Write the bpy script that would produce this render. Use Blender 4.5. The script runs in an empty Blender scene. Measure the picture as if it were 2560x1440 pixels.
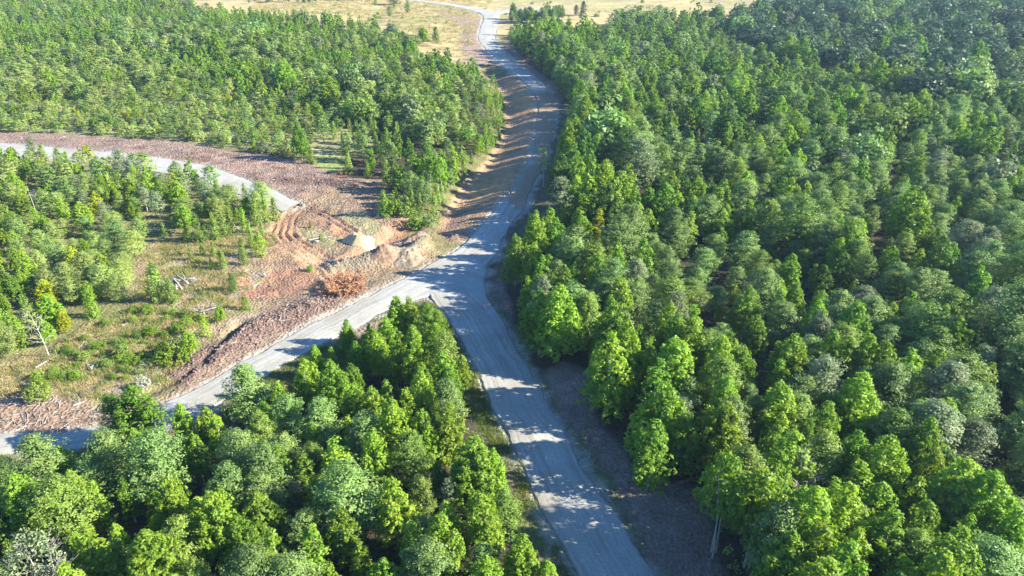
import bpy, math, random
import numpy as np
from mathutils import Vector

# ------------------------------------------------------------------ camera, sky, sun
scene = bpy.context.scene
H = 55.0                       # height of the drone over the road
PITCH = math.radians(28.0)
FPX = 1828.0                   # focal length in pixels of the 2560 px wide photograph
cam_d = bpy.data.cameras.new('camera')
cam = bpy.data.objects.new('camera', cam_d)
scene.collection.objects.link(cam)
cam.location = (0, 0, H)
cam.rotation_euler = (math.pi / 2 - PITCH, 0, 0)
cam_d.sensor_width = 36.0
cam_d.lens = 36.0 * FPX / 2560.0
cam_d.clip_start = 0.5
cam_d.clip_end = 9000.0
scene.camera = cam

SUN_EL = math.radians(27.0)
SUN_AZ = math.radians(-6.0)    # direction to the sun, angle from +x towards +y
world = bpy.data.worlds.new('World')
scene.world = world
world.use_nodes = True
wn = world.node_tree
for n in list(wn.nodes):
    wn.nodes.remove(n)
sky = wn.nodes.new('ShaderNodeTexSky')
sky.sky_type = 'NISHITA'
sky.sun_disc = False
sky.sun_elevation = SUN_EL
sky.sun_rotation = math.pi / 2 - SUN_AZ
sky.air_density = 1.0
sky.dust_density = 0.0
sky.ozone_density = 10.0
bg = wn.nodes.new('ShaderNodeBackground')
bg.inputs['Strength'].default_value = 0.10
wo = wn.nodes.new('ShaderNodeOutputWorld')
wn.links.new(sky.outputs[0], bg.inputs[0])
wn.links.new(bg.outputs[0], wo.inputs[0])

sun_d = bpy.data.lights.new('sun', 'SUN')
sun_d.energy = 5.0
sun_d.angle = math.radians(0.55)
sun_d.color = (1.0, 0.94, 0.80)
sun = bpy.data.objects.new('sun', sun_d)
scene.collection.objects.link(sun)
sdir = Vector((math.cos(SUN_EL) * math.cos(SUN_AZ), math.cos(SUN_EL) * math.sin(SUN_AZ), math.sin(SUN_EL)))
sun.rotation_euler = (-sdir).to_track_quat('-Z', 'Y').to_euler()
sun.location = (120, -20, 120)

vs = scene.view_settings
vs.view_transform = 'Standard'
vs.look = 'None'
vs.exposure = 1.97
vs.gamma = 1.0
vs.use_curve_mapping = False
scene.cycles.max_bounces = 6
scene.cycles.transmission_bounces = 4
scene.cycles.diffuse_bounces = 3
scene.cycles.transparent_max_bounces = 4

rng = np.random.default_rng(7)
random.seed(7)
col = scene.collection

# ------------------------------------------------------------------ helpers
cp, sp = math.cos(PITCH), math.sin(PITCH)

def P(px, py, h=0.0):
    """pixel of the 2560x1440 photograph -> point of the level z = h"""
    u = (px - 1280.0) / FPX
    v = (py - 720.0) / FPX
    d = (u, cp - v * sp, -sp - v * cp)
    t = (H - h) / (-d[2])
    return np.array((d[0] * t, d[1] * t))

def project(x, y, z):
    dx, dy, dz = x, y, z - H
    depth = dy * cp - dz * sp
    up = dy * sp + dz * cp
    return 1280 + FPX * dx / depth, 720 - FPX * up / depth, depth

def PP(pts, h=0.0):
    return np.array([P(a, b, h) for a, b in pts])

_lat = np.random.default_rng(3).random((8, 256, 256))

def vnoise(x, y, scale, seed=0):
    """smooth value noise, 0..1"""
    L = _lat[seed % 8]
    fx = np.asarray(x) / scale + 31.7 * seed
    fy = np.asarray(y) / scale + 17.3 * seed
    ix = np.floor(fx).astype(np.int64)
    iy = np.floor(fy).astype(np.int64)
    tx = fx - ix
    ty = fy - iy
    tx = tx * tx * (3 - 2 * tx)
    ty = ty * ty * (3 - 2 * ty)
    a = L[ix & 255, iy & 255]
    b = L[(ix + 1) & 255, iy & 255]
    c = L[ix & 255, (iy + 1) & 255]
    d = L[(ix + 1) & 255, (iy + 1) & 255]
    return (a * (1 - tx) + b * tx) * (1 - ty) + (c * (1 - tx) + d * tx) * ty

def fbm(x, y, scale, seed=0, octaves=3):
    s = 0
    a = 1.0
    tot = 0
    for k in range(octaves):
        s = s + a * vnoise(x, y, scale / 2 ** k, seed + k)
        tot += a
        a *= 0.5
    return s / tot

def sd_poly(x, y, poly):
    """signed distance, positive inside"""
    x = np.asarray(x, dtype=float)
    y = np.asarray(y, dtype=float)
    d2 = np.full(x.shape, 1e18)
    inside = np.zeros(x.shape, bool)
    n = len(poly)
    for i in range(n):
        ax, ay = poly[i]
        bx, by = poly[(i + 1) % n]
        ex, ey = bx - ax, by - ay
        L2 = ex * ex + ey * ey + 1e-12
        t = np.clip(((x - ax) * ex + (y - ay) * ey) / L2, 0, 1)
        qx = x - ax - t * ex
        qy = y - ay - t * ey
        d2 = np.minimum(d2, qx * qx + qy * qy)
        if abs(ey) > 1e-12:
            c = ((ay > y) != (by > y)) & (x < ex * (y - ay) / ey + ax)
            inside ^= c
    d = np.sqrt(d2)
    return np.where(inside, d, -d)

def d_line(x, y, pts):
    """distance to a polyline and the position along it (metres)"""
    x = np.asarray(x, dtype=float)
    y = np.asarray(y, dtype=float)
    d2 = np.full(x.shape, 1e18)
    s = np.zeros(x.shape)
    side = np.zeros(x.shape)
    acc = 0.0
    for i in range(len(pts) - 1):
        ax, ay = pts[i]
        bx, by = pts[i + 1]
        ex, ey = bx - ax, by - ay
        L = math.hypot(ex, ey) + 1e-9
        t = np.clip(((x - ax) * ex + (y - ay) * ey) / (L * L), 0, 1)
        qx = x - ax - t * ex
        qy = y - ay - t * ey
        q = qx * qx + qy * qy
        m = q < d2
        d2 = np.where(m, q, d2)
        s = np.where(m, acc + t * L, s)
        side = np.where(m, np.sign(ex * qy - ey * qx), side)
        acc += L
    return np.sqrt(d2), s, side, acc

def sstep(a, b, x):
    t = np.clip((x - a) / (b - a), 0, 1)
    return t * t * (3 - 2 * t)

def tag(o, label=None, cat=None, group=None, kind=None):
    if label:
        o['label'] = label
    if cat:
        o['category'] = cat
    if group:
        o['group'] = group
    if kind:
        o['kind'] = kind
    return o

def mesh_np(name, verts, faces, mat=None, smooth=False):
    """faces: (n,3) or (n,4) int array"""
    me = bpy.data.meshes.new(name)
    verts = np.asarray(verts, dtype=np.float32)
    faces = np.asarray(faces, dtype=np.int32)
    k = faces.shape[1]
    me.vertices.add(len(verts))
    me.vertices.foreach_set('co', verts.ravel())
    me.loops.add(faces.size)
    me.loops.foreach_set('vertex_index', faces.ravel())
    me.polygons.add(len(faces))
    me.polygons.foreach_set('loop_start', np.arange(0, faces.size, k, dtype=np.int32))
    if smooth:
        me.polygons.foreach_set('use_smooth', np.ones(len(faces), dtype=bool))
    me.update(calc_edges=True)
    if mat:
        me.materials.append(mat)
    return me

def obj(name, me, parent=None, loc=None):
    o = bpy.data.objects.new(name, me)
    col.objects.link(o)
    if parent:
        o.parent = parent
    if loc is not None:
        o.location = loc
    return o

# ------------------------------------------------------------------ materials
def new_mat(name):
    m = bpy.data.materials.new(name)
    m.use_nodes = True
    nt = m.node_tree
    for n in list(nt.nodes):
        nt.nodes.remove(n)
    return m, nt

def N(nt, t, **kw):
    n = nt.nodes.new(t)
    for k, v in kw.items():
        setattr(n, k, v)
    return n

def leaf_mat(name, c, var=0.10, hue=0.012, trans=0.38, c2=None):
    """leaf colour with per-tree and per-leaf change, light passes through"""
    m, nt = new_mat(name)
    L = nt.links.new
    oi = N(nt, 'ShaderNodeObjectInfo')
    at = N(nt, 'ShaderNodeAttribute', attribute_name='tint')
    mix = N(nt, 'ShaderNodeMix', data_type='RGBA')
    mix.inputs[6].default_value = (*c, 1)
    c2 = c2 or (c[0] * 1.5, c[1] * 1.25, c[2] * 0.9)
    mix.inputs[7].default_value = (*c2, 1)
    L(at.outputs['Fac'], mix.inputs[0])
    hsv = N(nt, 'ShaderNodeHueSaturation')
    mr = N(nt, 'ShaderNodeMapRange')
    mr.inputs[3].default_value = 0.5 - hue
    mr.inputs[4].default_value = 0.5 + hue
    L(oi.outputs['Random'], mr.inputs[0])
    L(mr.outputs[0], hsv.inputs['Hue'])
    ml = N(nt, 'ShaderNodeMath', operation='MULTIPLY')
    ml.inputs[1].default_value = 7.31
    L(oi.outputs['Random'], ml.inputs[0])
    fr = N(nt, 'ShaderNodeMath', operation='FRACT')
    L(ml.outputs[0], fr.inputs[0])
    mv = N(nt, 'ShaderNodeMapRange')
    mv.inputs[3].default_value = 1 - var * 2.2
    mv.inputs[4].default_value = 1 + var * 2.2
    L(fr.outputs[0], mv.inputs[0])
    L(mv.outputs[0], hsv.inputs['Value'])
    L(mix.outputs[2], hsv.inputs['Color'])
    pb = N(nt, 'ShaderNodeBsdfPrincipled')
    pb.inputs['Roughness'].default_value = 0.5
    pb.inputs['Specular IOR Level'].default_value = 0.2
    L(hsv.outputs[0], pb.inputs['Base Color'])
    tr = N(nt, 'ShaderNodeBsdfTranslucent')
    tb = N(nt, 'ShaderNodeHueSaturation')
    tb.inputs['Saturation'].default_value = 1.15
    tb.inputs['Value'].default_value = 1.35
    L(hsv.outputs[0], tb.inputs['Color'])
    L(tb.outputs[0], tr.inputs['Color'])
    ms = N(nt, 'ShaderNodeMixShader')
    ms.inputs[0].default_value = trans
    L(pb.outputs[0], ms.inputs[1])
    L(tr.outputs[0], ms.inputs[2])
    out = N(nt, 'ShaderNodeOutputMaterial')
    L(ms.outputs[0], out.inputs[0])
    return m

def rough_mat(name, c, c2=None, scale=3.0, rough=0.85, bump=0.3):
    m, nt = new_mat(name)
    L = nt.links.new
    tc = N(nt, 'ShaderNodeTexCoord')
    no = N(nt, 'ShaderNodeTexNoise')
    no.inputs['Scale'].default_value = scale
    no.inputs['Detail'].default_value = 5
    L(tc.outputs['Object'], no.inputs['Vector'])
    mix = N(nt, 'ShaderNodeMix', data_type='RGBA')
    mix.inputs[6].default_value = (*c, 1)
    mix.inputs[7].default_value = (*(c2 or tuple(v * 0.55 for v in c)), 1)
    mr = N(nt, 'ShaderNodeMapRange')
    mr.inputs[1].default_value = 0.35
    mr.inputs[2].default_value = 0.65
    L(no.outputs['Fac'], mr.inputs[0])
    L(mr.outputs[0], mix.inputs[0])
    pb = N(nt, 'ShaderNodeBsdfPrincipled')
    pb.inputs['Roughness'].default_value = rough
    pb.inputs['Specular IOR Level'].default_value = 0.2
    L(mix.outputs[2], pb.inputs['Base Color'])
    bp = N(nt, 'ShaderNodeBump')
    bp.inputs['Strength'].default_value = bump
    bp.inputs['Distance'].default_value = 0.1
    L(no.outputs['Fac'], bp.inputs['Height'])
    L(bp.outputs[0], pb.inputs['Normal'])
    out = N(nt, 'ShaderNodeOutputMaterial')
    L(pb.outputs[0], out.inputs[0])
    return m

LEAF = {
    'lime': leaf_mat('leaf_lime', (0.160, 0.279, 0.026), c2=(0.281, 0.376, 0.039)),
    'green': leaf_mat('leaf_green', (0.118, 0.226, 0.025), c2=(0.202, 0.311, 0.034)),
    'deep': leaf_mat('leaf_deep', (0.068, 0.142, 0.023), c2=(0.108, 0.189, 0.033)),
    'grey': leaf_mat('leaf_grey', (0.132, 0.221, 0.056), c2=(0.238, 0.321, 0.088), trans=0.25),
    'olive': leaf_mat('leaf_olive', (0.129, 0.211, 0.034), c2=(0.242, 0.321, 0.064), trans=0.3),
    'pale': leaf_mat('leaf_pale', (0.149, 0.201, 0.087), c2=(0.266, 0.304, 0.152), trans=0.25),
    'dark': leaf_mat('leaf_dark', (0.044, 0.086, 0.037), c2=(0.113, 0.163, 0.077), trans=0.2),
    'yellow': leaf_mat('leaf_yellow', (0.284, 0.338, 0.015), c2=(0.441, 0.468, 0.030)),
    'sage': leaf_mat('leaf_sage', (0.219, 0.295, 0.069), c2=(0.395, 0.454, 0.150), trans=0.35),
    'rust': leaf_mat('leaf_rust', (0.30, 0.15, 0.08), c2=(0.44, 0.27, 0.17), trans=0.2),
    'white': leaf_mat('leaf_white_flower', (0.30, 0.34, 0.20), c2=(0.8, 0.8, 0.74), trans=0.2),
}
BARK = rough_mat('bark_grey', (0.23, 0.20, 0.165), (0.10, 0.085, 0.07), 2.0)
BARK_PALE = rough_mat('bark_pale', (0.50, 0.47, 0.40), (0.27, 0.25, 0.21), 2.5)
WOOD_DEAD = rough_mat('dead_wood', (0.42, 0.39, 0.34), (0.24, 0.21, 0.18), 4.0)
TWIG = rough_mat('twig_brown', (0.26, 0.21, 0.16), (0.13, 0.10, 0.08), 4.0)
RUSTWOOD = rough_mat('rusty_brush', (0.42, 0.22, 0.12), (0.24, 0.10, 0.05), 3.0)

def ground_mat():
    m, nt = new_mat('earth')
    L = nt.links.new
    at = N(nt, 'ShaderNodeAttribute', attribute_name='soil')
    rg = N(nt, 'ShaderNodeAttribute', attribute_name='clod')
    geo = N(nt, 'ShaderNodeNewGeometry')
    def noise(scale, detail, rough=0.6):
        n = N(nt, 'ShaderNodeTexNoise')
        n.inputs['Scale'].default_value = scale
        n.inputs['Detail'].default_value = detail
        n.inputs['Roughness'].default_value = rough
        L(geo.outputs['Position'], n.inputs['Vector'])
        return n
    n1, n2, n3 = noise(0.45, 6, 0.7), noise(2.6, 5, 0.7), noise(0.09, 3)
    vo = N(nt, 'ShaderNodeTexVoronoi')
    vo.inputs['Scale'].default_value = 2.3
    L(geo.outputs['Position'], vo.inputs['Vector'])
    def mul(a, lo, hi, f0=0.3, f1=0.7):
        r = N(nt, 'ShaderNodeMapRange')
        r.inputs[1].default_value = f0
        r.inputs[2].default_value = f1
        r.inputs[3].default_value = lo
        r.inputs[4].default_value = hi
        L(a, r.inputs[0])
        return r.outputs[0]
    a = N(nt, 'ShaderNodeMath', operation='MULTIPLY')
    L(mul(n1.outputs['Fac'], 0.72, 1.28), a.inputs[0])
    L(mul(n2.outputs['Fac'], 0.66, 1.34), a.inputs[1])
    b = N(nt, 'ShaderNodeMath', operation='MULTIPLY')
    L(a.outputs[0], b.inputs[0])
    L(mul(n3.outputs['Fac'], 0.85, 1.15), b.inputs[1])
    sc = N(nt, 'ShaderNodeVectorMath', operation='SCALE')
    L(at.outputs['Color'], sc.inputs[0])
    L(b.outputs[0], sc.inputs['Scale'])
    hs = N(nt, 'ShaderNodeHueSaturation')
    L(sc.outputs[0], hs.inputs['Color'])
    L(mul(n1.outputs['Color'], 0.485, 0.515), hs.inputs['Hue'])
    pb = N(nt, 'ShaderNodeBsdfPrincipled')
    pb.inputs['Roughness'].default_value = 0.95
    pb.inputs['Specular IOR Level'].default_value = 0.1
    L(hs.outputs[0], pb.inputs['Base Color'])
    ad = N(nt, 'ShaderNodeMath', operation='ADD')
    L(n2.outputs['Fac'], ad.inputs[0])
    L(vo.outputs['Distance'], ad.inputs[1])
    mh = N(nt, 'ShaderNodeMath', operation='MULTIPLY')
    L(ad.outputs[0], mh.inputs[0])
    L(rg.outputs['Fac'], mh.inputs[1])
    bp = N(nt, 'ShaderNodeBump')
    bp.inputs['Strength'].default_value = 0.9
    bp.inputs['Distance'].default_value = 0.35
    L(mh.outputs[0], bp.inputs['Height'])
    L(bp.outputs[0], pb.inputs['Normal'])
    out = N(nt, 'ShaderNodeOutputMaterial')
    L(pb.outputs[0], out.inputs[0])
    return m

def road_mat():
    m, nt = new_mat('gravel')
    L = nt.links.new
    uv = N(nt, 'ShaderNodeUVMap', uv_map='UVMap')
    geo = N(nt, 'ShaderNodeNewGeometry')
    at = N(nt, 'ShaderNodeAttribute', attribute_name='clay')
    mp = N(nt, 'ShaderNodeMapping')
    mp.inputs['Scale'].default_value = (1.7, 0.03, 1)
    L(uv.outputs[0], mp.inputs[0])
    st = N(nt, 'ShaderNodeTexNoise')
    st.inputs['Scale'].default_value = 1.6
    st.inputs['Detail'].default_value = 6
    st.inputs['Roughness'].default_value = 0.65
    st.inputs['Distortion'].default_value = 0.4
    L(mp.outputs[0], st.inputs['Vector'])
    def noise(scale, detail):
        n = N(nt, 'ShaderNodeTexNoise')
        n.inputs['Scale'].default_value = scale
        n.inputs['Detail'].default_value = detail
        n.inputs['Roughness'].default_value = 0.65
        L(geo.outputs['Position'], n.inputs['Vector'])
        return n
    big, fine = noise(0.14, 5), noise(5.0, 4)
    r1 = N(nt, 'ShaderNodeMapRange')
    r1.inputs[1].default_value = 0.36
    r1.inputs[2].default_value = 0.64
    L(st.outputs['Fac'], r1.inputs[0])
    c1 = N(nt, 'ShaderNodeMix', data_type='RGBA')
    c1.inputs[6].default_value = (0.265, 0.26, 0.232, 1)
    c1.inputs[7].default_value = (0.385, 0.38, 0.342, 1)
    L(r1.outputs[0], c1.inputs[0])
    r2 = N(nt, 'ShaderNodeMapRange')
    r2.inputs[1].default_value = 0.42
    r2.inputs[2].default_value = 0.68
    L(big.outputs['Fac'], r2.inputs[0])
    c2 = N(nt, 'ShaderNodeMix', data_type='RGBA', blend_type='MULTIPLY')
    L(r2.outputs[0], c2.inputs[0])
    L(c1.outputs[2], c2.inputs[6])
    c2.inputs[7].default_value = (0.80, 0.75, 0.68, 1)
    c3 = N(nt, 'ShaderNodeMix', data_type='RGBA')
    rc = N(nt, 'ShaderNodeMath', operation='MULTIPLY_ADD')
    L(big.outputs['Fac'], rc.inputs[0])
    rc.inputs[1].default_value = 1.2
    rc.inputs[2].default_value = -0.6
    ra = N(nt, 'ShaderNodeMath', operation='ADD', use_clamp=True)
    L(at.outputs['Fac'], ra.inputs[0])
    rm = N(nt, 'ShaderNodeMath', operation='MULTIPLY')
    L(rc.outputs[0], rm.inputs[0])
    L(at.outputs['Fac'], rm.inputs[1])
    L(rm.outputs[0], ra.inputs[1])
    L(ra.outputs[0], c3.inputs[0])
    L(c2.outputs[2], c3.inputs[6])
    c3.inputs[7].default_value = (0.27, 0.19, 0.115, 1)
    r3 = N(nt, 'ShaderNodeMapRange')
    r3.inputs[1].default_value = 0.3
    r3.inputs[2].default_value = 0.7
    r3.inputs[3].default_value = 0.82
    r3.inputs[4].default_value = 1.16
    L(fine.outputs['Fac'], r3.inputs[0])
    sc = N(nt, 'ShaderNodeVectorMath', operation='SCALE')
    L(c3.outputs[2], sc.inputs[0])
    L(r3.outputs[0], sc.inputs['Scale'])
    pb = N(nt, 'ShaderNodeBsdfPrincipled')
    pb.inputs['Roughness'].default_value = 0.92
    pb.inputs['Specular IOR Level'].default_value = 0.15
    L(sc.outputs[0], pb.inputs['Base Color'])
    ad = N(nt, 'ShaderNodeMath', operation='MULTIPLY_ADD')
    L(st.outputs['Fac'], ad.inputs[0])
    ad.inputs[1].default_value = 0.9
    L(fine.outputs['Fac'], ad.inputs[2])
    bp = N(nt, 'ShaderNodeBump')
    bp.inputs['Strength'].default_value = 0.6
    bp.inputs['Distance'].default_value = 0.035
    L(ad.outputs[0], bp.inputs['Height'])
    L(bp.outputs[0], pb.inputs['Normal'])
    out = N(nt, 'ShaderNodeOutputMaterial')
    L(pb.outputs[0], out.inputs[0])
    return m

M_EARTH = ground_mat()
M_ROAD = road_mat()

# ------------------------------------------------------------------ plan of the place (traced on the ground)
# road edges as pairs of points, far edge / near edge
MAIN_L = [(1620, 1800), (1500, 1570), (1437, 1440), (1395, 1350), (1340, 1250), (1300, 1150), (1258, 1075), (1222, 1000), (1192, 930),
          (1150, 850), (1118, 795), (1085, 755), (1040, 722), (980, 712)]
MAIN_R = [(1930, 1800), (1735, 1570), (1640, 1440), (1585, 1350), (1510, 1255), (1445, 1150), (1408, 1080), (1368, 1000), (1325, 930),
          (1283, 850), (1248, 790), (1222, 745), (1212, 710), (1220, 672)]
UP_L = [(-420, 1075), (-150, 1085), (0, 1088), (110, 1084), (190, 1076), (300, 1048), (420, 1003), (520, 955), (640, 884), (800, 800), (930, 735), (1000, 700), (1090, 652), (1135, 628),
        (1200, 565), (1250, 510), (1290, 460), (1328, 390), (1342, 310), (1343, 258), (1325, 220), (1290, 188), (1240, 155), (1212, 122), (1195, 98),
        (1200, 70), (1207, 40), (1180, 27), (1130, 16), (1075, 8), (1010, 0), (900, -8), (700, -20)]
UP_R = [(-420, 1135), (-150, 1140), (0, 1138), (110, 1132), (210, 1120), (340, 1090), (490, 1045), (560, 1002), (700, 915), (880, 822), (990, 765), (1100, 728), (1190, 690), (1238, 640),
        (1268, 575), (1305, 530), (1330, 470), (1362, 395), (1388, 320), (1395, 268), (1372, 225), (1335, 190), (1285, 150), (1252, 120), (1238, 98),
        (1241, 70), (1246, 34), (1200, 21), (1140, 11), (1080, 4), (1015, -4), (900, -12), (700, -24)]
TRK_L = [(-500, 345), (-200, 350), (0, 358), (130, 369), (290, 382), (420, 398), (520, 416), (600, 444), (680, 475), (752, 508)]
TRK_R = [(-500, 382), (-200, 388), (0, 394), (130, 404), (290, 416), (420, 436), (520, 461), (600, 487), (660, 511), (705, 530)]
SPUR_L = [(1215, 30), (1250, 26), (1300, 22), (1380, 18)]
SPUR_R = [(1235, 38), (1260, 32), (1305, 27), (1385, 22)]

def road_poly(l, r):
    return np.vstack([PP(l), PP(r)[::-1]])
ROADS = [road_poly(MAIN_L, MAIN_R), road_poly(UP_L, UP_R), road_poly(TRK_L, TRK_R), road_poly(SPUR_L, SPUR_R)]

EMB = PP([(1215, 170), (1290, 190), (1325, 222), (1343, 260), (1342, 312), (1328, 392), (1290, 462), (1250, 512), (1200, 567), (1130, 606),
          (1090, 580), (1110, 515), (1150, 440), (1215, 385), (1250, 345), (1265, 295), (1258, 225)])
CLEAR = PP([(745, 505), (870, 440), (950, 455), (965, 520), (1000, 545), (1080, 545), (1130, 606), (1140, 630), (1090, 652), (1000, 700), (930, 735), (800, 800), (640, 884),
            (520, 955), (420, 1003), (300, 1048), (190, 1076), (0, 1088), (-200, 1085), (-200, 925), (0, 912), (110, 882), (210, 812), (330, 765), (352, 700),
            (345, 655), (395, 600), (470, 590), (560, 575), (640, 545), (700, 528)])
BROWNSTRIP = PP([(-300, 318), (0, 328), (200, 334), (400, 350), (560, 375), (740, 398), (830, 432), (900, 448), (965, 470), (975, 525), (880, 545), (752, 510), (700, 535),
                 (660, 511), (520, 461), (290, 416), (0, 396), (-300, 388)])
FIELD = PP([(500, 34), (640, 50), (760, 58), (900, 76), (1000, 96), (1030, 125), (1060, 150), (1120, 168), (1190, 195), (1240, 212), (1285, 205), (1300, 150), (1268, 110), (1262, 92),
            (1290, 84), (1360, 84), (1470, 92), (1525, 80), (1550, 56), (1640, 58), (1760, 64), (1880, 50), (1960, 30), (2060, 8), (2300, -40), (2300, -140), (-600, -140), (-400, -60),
            (300, -40), (460, 6)])
GRASSHOLE = PP([(775, 372), (850, 366), (862, 415), (835, 440), (790, 410)])
SCRUBHOLE = PP([(-60, 222), (60, 200), (130, 178), (200, 172), (210, 180), (120, 198), (40, 228), (-60, 240)])
VERGE_R = PP([(1212, 715), (1255, 690), (1268, 745), (1300, 850), (1345, 935), (1405, 905), (1478, 935), (1490, 1050), (1565, 1130), (1600, 1190), (1735, 1222), (1785, 1300), (1800, 1400),
              (1860, 1500), (2100, 1800), (1930, 1800), (1735, 1570), (1640, 1440), (1510, 1255), (1408, 1080), (1325, 930), (1248, 790)])
VERGE_L = PP([(1085, 755), (1118, 795), (1150, 850), (1192, 930), (1222, 1000), (1300, 1150), (1340, 1250), (1437, 1440), (1620, 1800), (1480, 1800), (1400, 1560), (1330, 1470),
              (1270, 1345), (1245, 1260), (1215, 1120), (1165, 1010), (1150, 940), (1105, 860), (1060, 870), (960, 880), (900, 905), (830, 940), (740, 985), (650, 1040), (540, 1110), (420, 1150),
              (250, 1190), (0, 1215), (-300, 1225), (-300, 1135), (0, 1135), (210, 1120), (340, 1090), (490, 1045), (700, 915), (880, 822), (1000, 760)])
VERGE_U = PP([(1395, 262), (1430, 250), (1436, 320), (1420, 420), (1395, 520), (1385, 600), (1340, 680), (1290, 712), (1225, 700), (1238, 640), (1305, 530), (1362, 395)])
VERGE_T = PP([(1262, 110), (1290, 130), (1330, 165), (1385, 205), (1412, 250), (1395, 268), (1335, 190), (1252, 120)])

DITCH = PP([(352, 1000), (400, 978), (450, 945), (505, 905), (560, 850), (600, 812)])
BERM = PP([(470, 935), (560, 868), (660, 815), (760, 775), (870, 742)])
SPOIL1 = PP([(845, 668), (930, 655), (1000, 640), (1060, 622)])
SPOIL2 = PP([(985, 610), (1035, 596), (1095, 588)])
SPOIL3 = PP([(700, 447), (790, 452), (880, 462)])
PIT = PP([(965, 562), (1050, 548), (1075, 585), (1010, 615), (930, 640), (860, 662), (835, 652), (930, 605)])
RUT1 = PP([(745, 512), (715, 545), (705, 580), (735, 612), (790, 645), (850, 690)])
RUT2 = PP([(735, 510), (800, 530), (850, 560), (885, 580)])
BANK = P(1435, 975)
emb_axis_r = PP([(1290, 190), (1325, 222), (1343, 260), (1342, 312), (1328, 392), (1290, 462), (1250, 512), (1200, 567), (1135, 606)])

def road_sd(x, y):
    d = np.full(np.shape(x), -1e9)
    for r in ROADS:
        d = np.maximum(d, sd_poly(x, y, r))
    return d

def height(x, y, rsd=None):
    x = np.asarray(x, dtype=float)
    y = np.asarray(y, dtype=float)
    if rsd is None:
        rsd = road_sd(x, y)
    off = sstep(0.2, 7.0, -rsd)
    z = (fbm(x, y, 40, 1) - 0.5) * 1.6 * off
    # clearing: rough worked ground
    cl = np.maximum(sd_poly(x, y, CLEAR), sd_poly(x, y, BROWNSTRIP))
    w = sstep(-1, 3, cl) * sstep(0.2, 1.6, -rsd)
    z = z + w * ((fbm(x, y, 6.0, 2) - 0.5) * 0.9 + (fbm(x, y, 1.6, 4, 2) - 0.5) * 0.32)
    d, s, side, Lt = d_line(x, y, DITCH)
    z = z - 0.65 * np.exp(-(d / 0.9) ** 2) * (0.4 + 1.1 * vnoise(x, y, 3.0, 1))
    d, s, side, Lt = d_line(x, y, BERM)
    z = z + w * np.exp(-(d / 2.2) ** 2) * (0.25 + 0.75 * fbm(x, y, 1.1, 5, 3))
    for ln, hh, ww in ((SPOIL1, 1.9, 2.0), (SPOIL2, 1.5, 1.7), (SPOIL3, 0.9, 1.5)):
        d, s, side, Lt = d_line(x, y, ln)
        z = z + w * np.exp(-(d / ww) ** 2) * hh * (0.45 + 0.9 * vnoise(x, y, 3.0, 6))
    z = z - 1.5 * sstep(-0.6, 2.2, sd_poly(x, y, PIT))
    for ln, half in ((RUT1, 2.6), (RUT2, 1.6)):
        d, s, side, Lt = d_line(x, y, ln)
        q = d * side
        rut = (np.cos(q * 2 * math.pi / 1.3 + 0.9 * np.sin(s * 0.4) + 2 * vnoise(x, y, 4, 3)) * 0.16 + np.cos(q * 5.1 + 1) * 0.06) * (0.15 + 1.3 * vnoise(x, y, 3.5, 5))
        z = z + sstep(half + 1.0, half - 0.6, d) * (rut - 0.12)
    # embankment falls away from the road to a gully
    ds, s, side, Lt = d_line(x, y, emb_axis_r)
    e = sstep(-5.0, 2.0, sd_poly(x, y, EMB))
    z = z - e * 2.6 * sstep(0.0, 11.0, ds) * sstep(0.0, 0.5, -rsd)
    z = z + e * (fbm(x, y, 1.5, 3, 2) - 0.5) * 0.22 * sstep(0.3, 1.5, -rsd)
    # bank right of the main road
    db = np.hypot(x - BANK[0], y - BANK[1])
    z = z + 1.0 * np.exp(-(db / 4.5) ** 2) * sstep(0.2, 3.5, -rsd)
    vr = sstep(-0.5, 1.5, sd_poly(x, y, VERGE_R))
    z = z + vr * sstep(0.3, 1.5, -rsd) * (fbm(x, y, 1.4, 6, 2) - 0.5) * 0.25
    # bed of the roads
    z = z - 0.16 * sstep(-0.25, 0.15, rsd)
    return z

# ------------------------------------------------------------------ ground
def spaced(breaks):
    out = []
    for a, b, st in breaks:
        n = max(1, int(round((b - a) / st)))
        out += list(np.linspace(a, b, n, endpoint=False))
    out.append(breaks[-1][1])
    return np.array(out)

xs = spaced([(-4200, -1000, 400), (-1000, -330, 30), (-330, -100, 3.5), (-100, -62, 0.7), (-62, 14, 0.36), (14, 45, 0.8), (45, 330, 3.5), (330, 1000, 30), (1000, 4200, 400)])
ys = spaced([(-300, 20, 20), (20, 46, 1.5), (46, 70, 0.55), (70, 172, 0.42), (172, 260, 0.9), (260, 520, 2.0), (520, 900, 20), (900, 6500, 300)])
GX, GY = np.meshgrid(xs, ys)
gx, gy = GX.ravel(), GY.ravel()
grsd = road_sd(gx, gy)
gz = height(gx, gy, grsd)

C_FLOOR = np.array((0.055, 0.045, 0.030))
gc = np.tile(C_FLOOR, (len(gx), 1))
clod = np.full(len(gx), 0.35)
nz_a = fbm(gx, gy, 7.0, 3, 4) - 0.5
nz_b = fbm(gx, gy, 2.2, 5, 3) - 0.5

def paint(mask, c, rough=None):
    global gc, clod
    m = mask[:, None]
    gc = gc * (1 - m) + np.array(c) * m
    if rough is not None:
        clod = clod * (1 - mask) + rough * mask

def region(poly, c, soft=0.8, wob=3.0, rough=None, amount=1.0):
    d = sd_poly(gx, gy, poly) + nz_a * wob * 2 + nz_b * wob
    paint(sstep(-soft, soft, d) * amount, c, rough)

def along(line, c, half, soft=0.8, wob=1.5, rough=None, amount=1.0):
    d, s, side, Lt = d_line(gx, gy, line)
    paint(sstep(half + soft, half - soft, d + nz_a * wob * 2 + nz_b * wob) * amount, c, rough)

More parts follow.
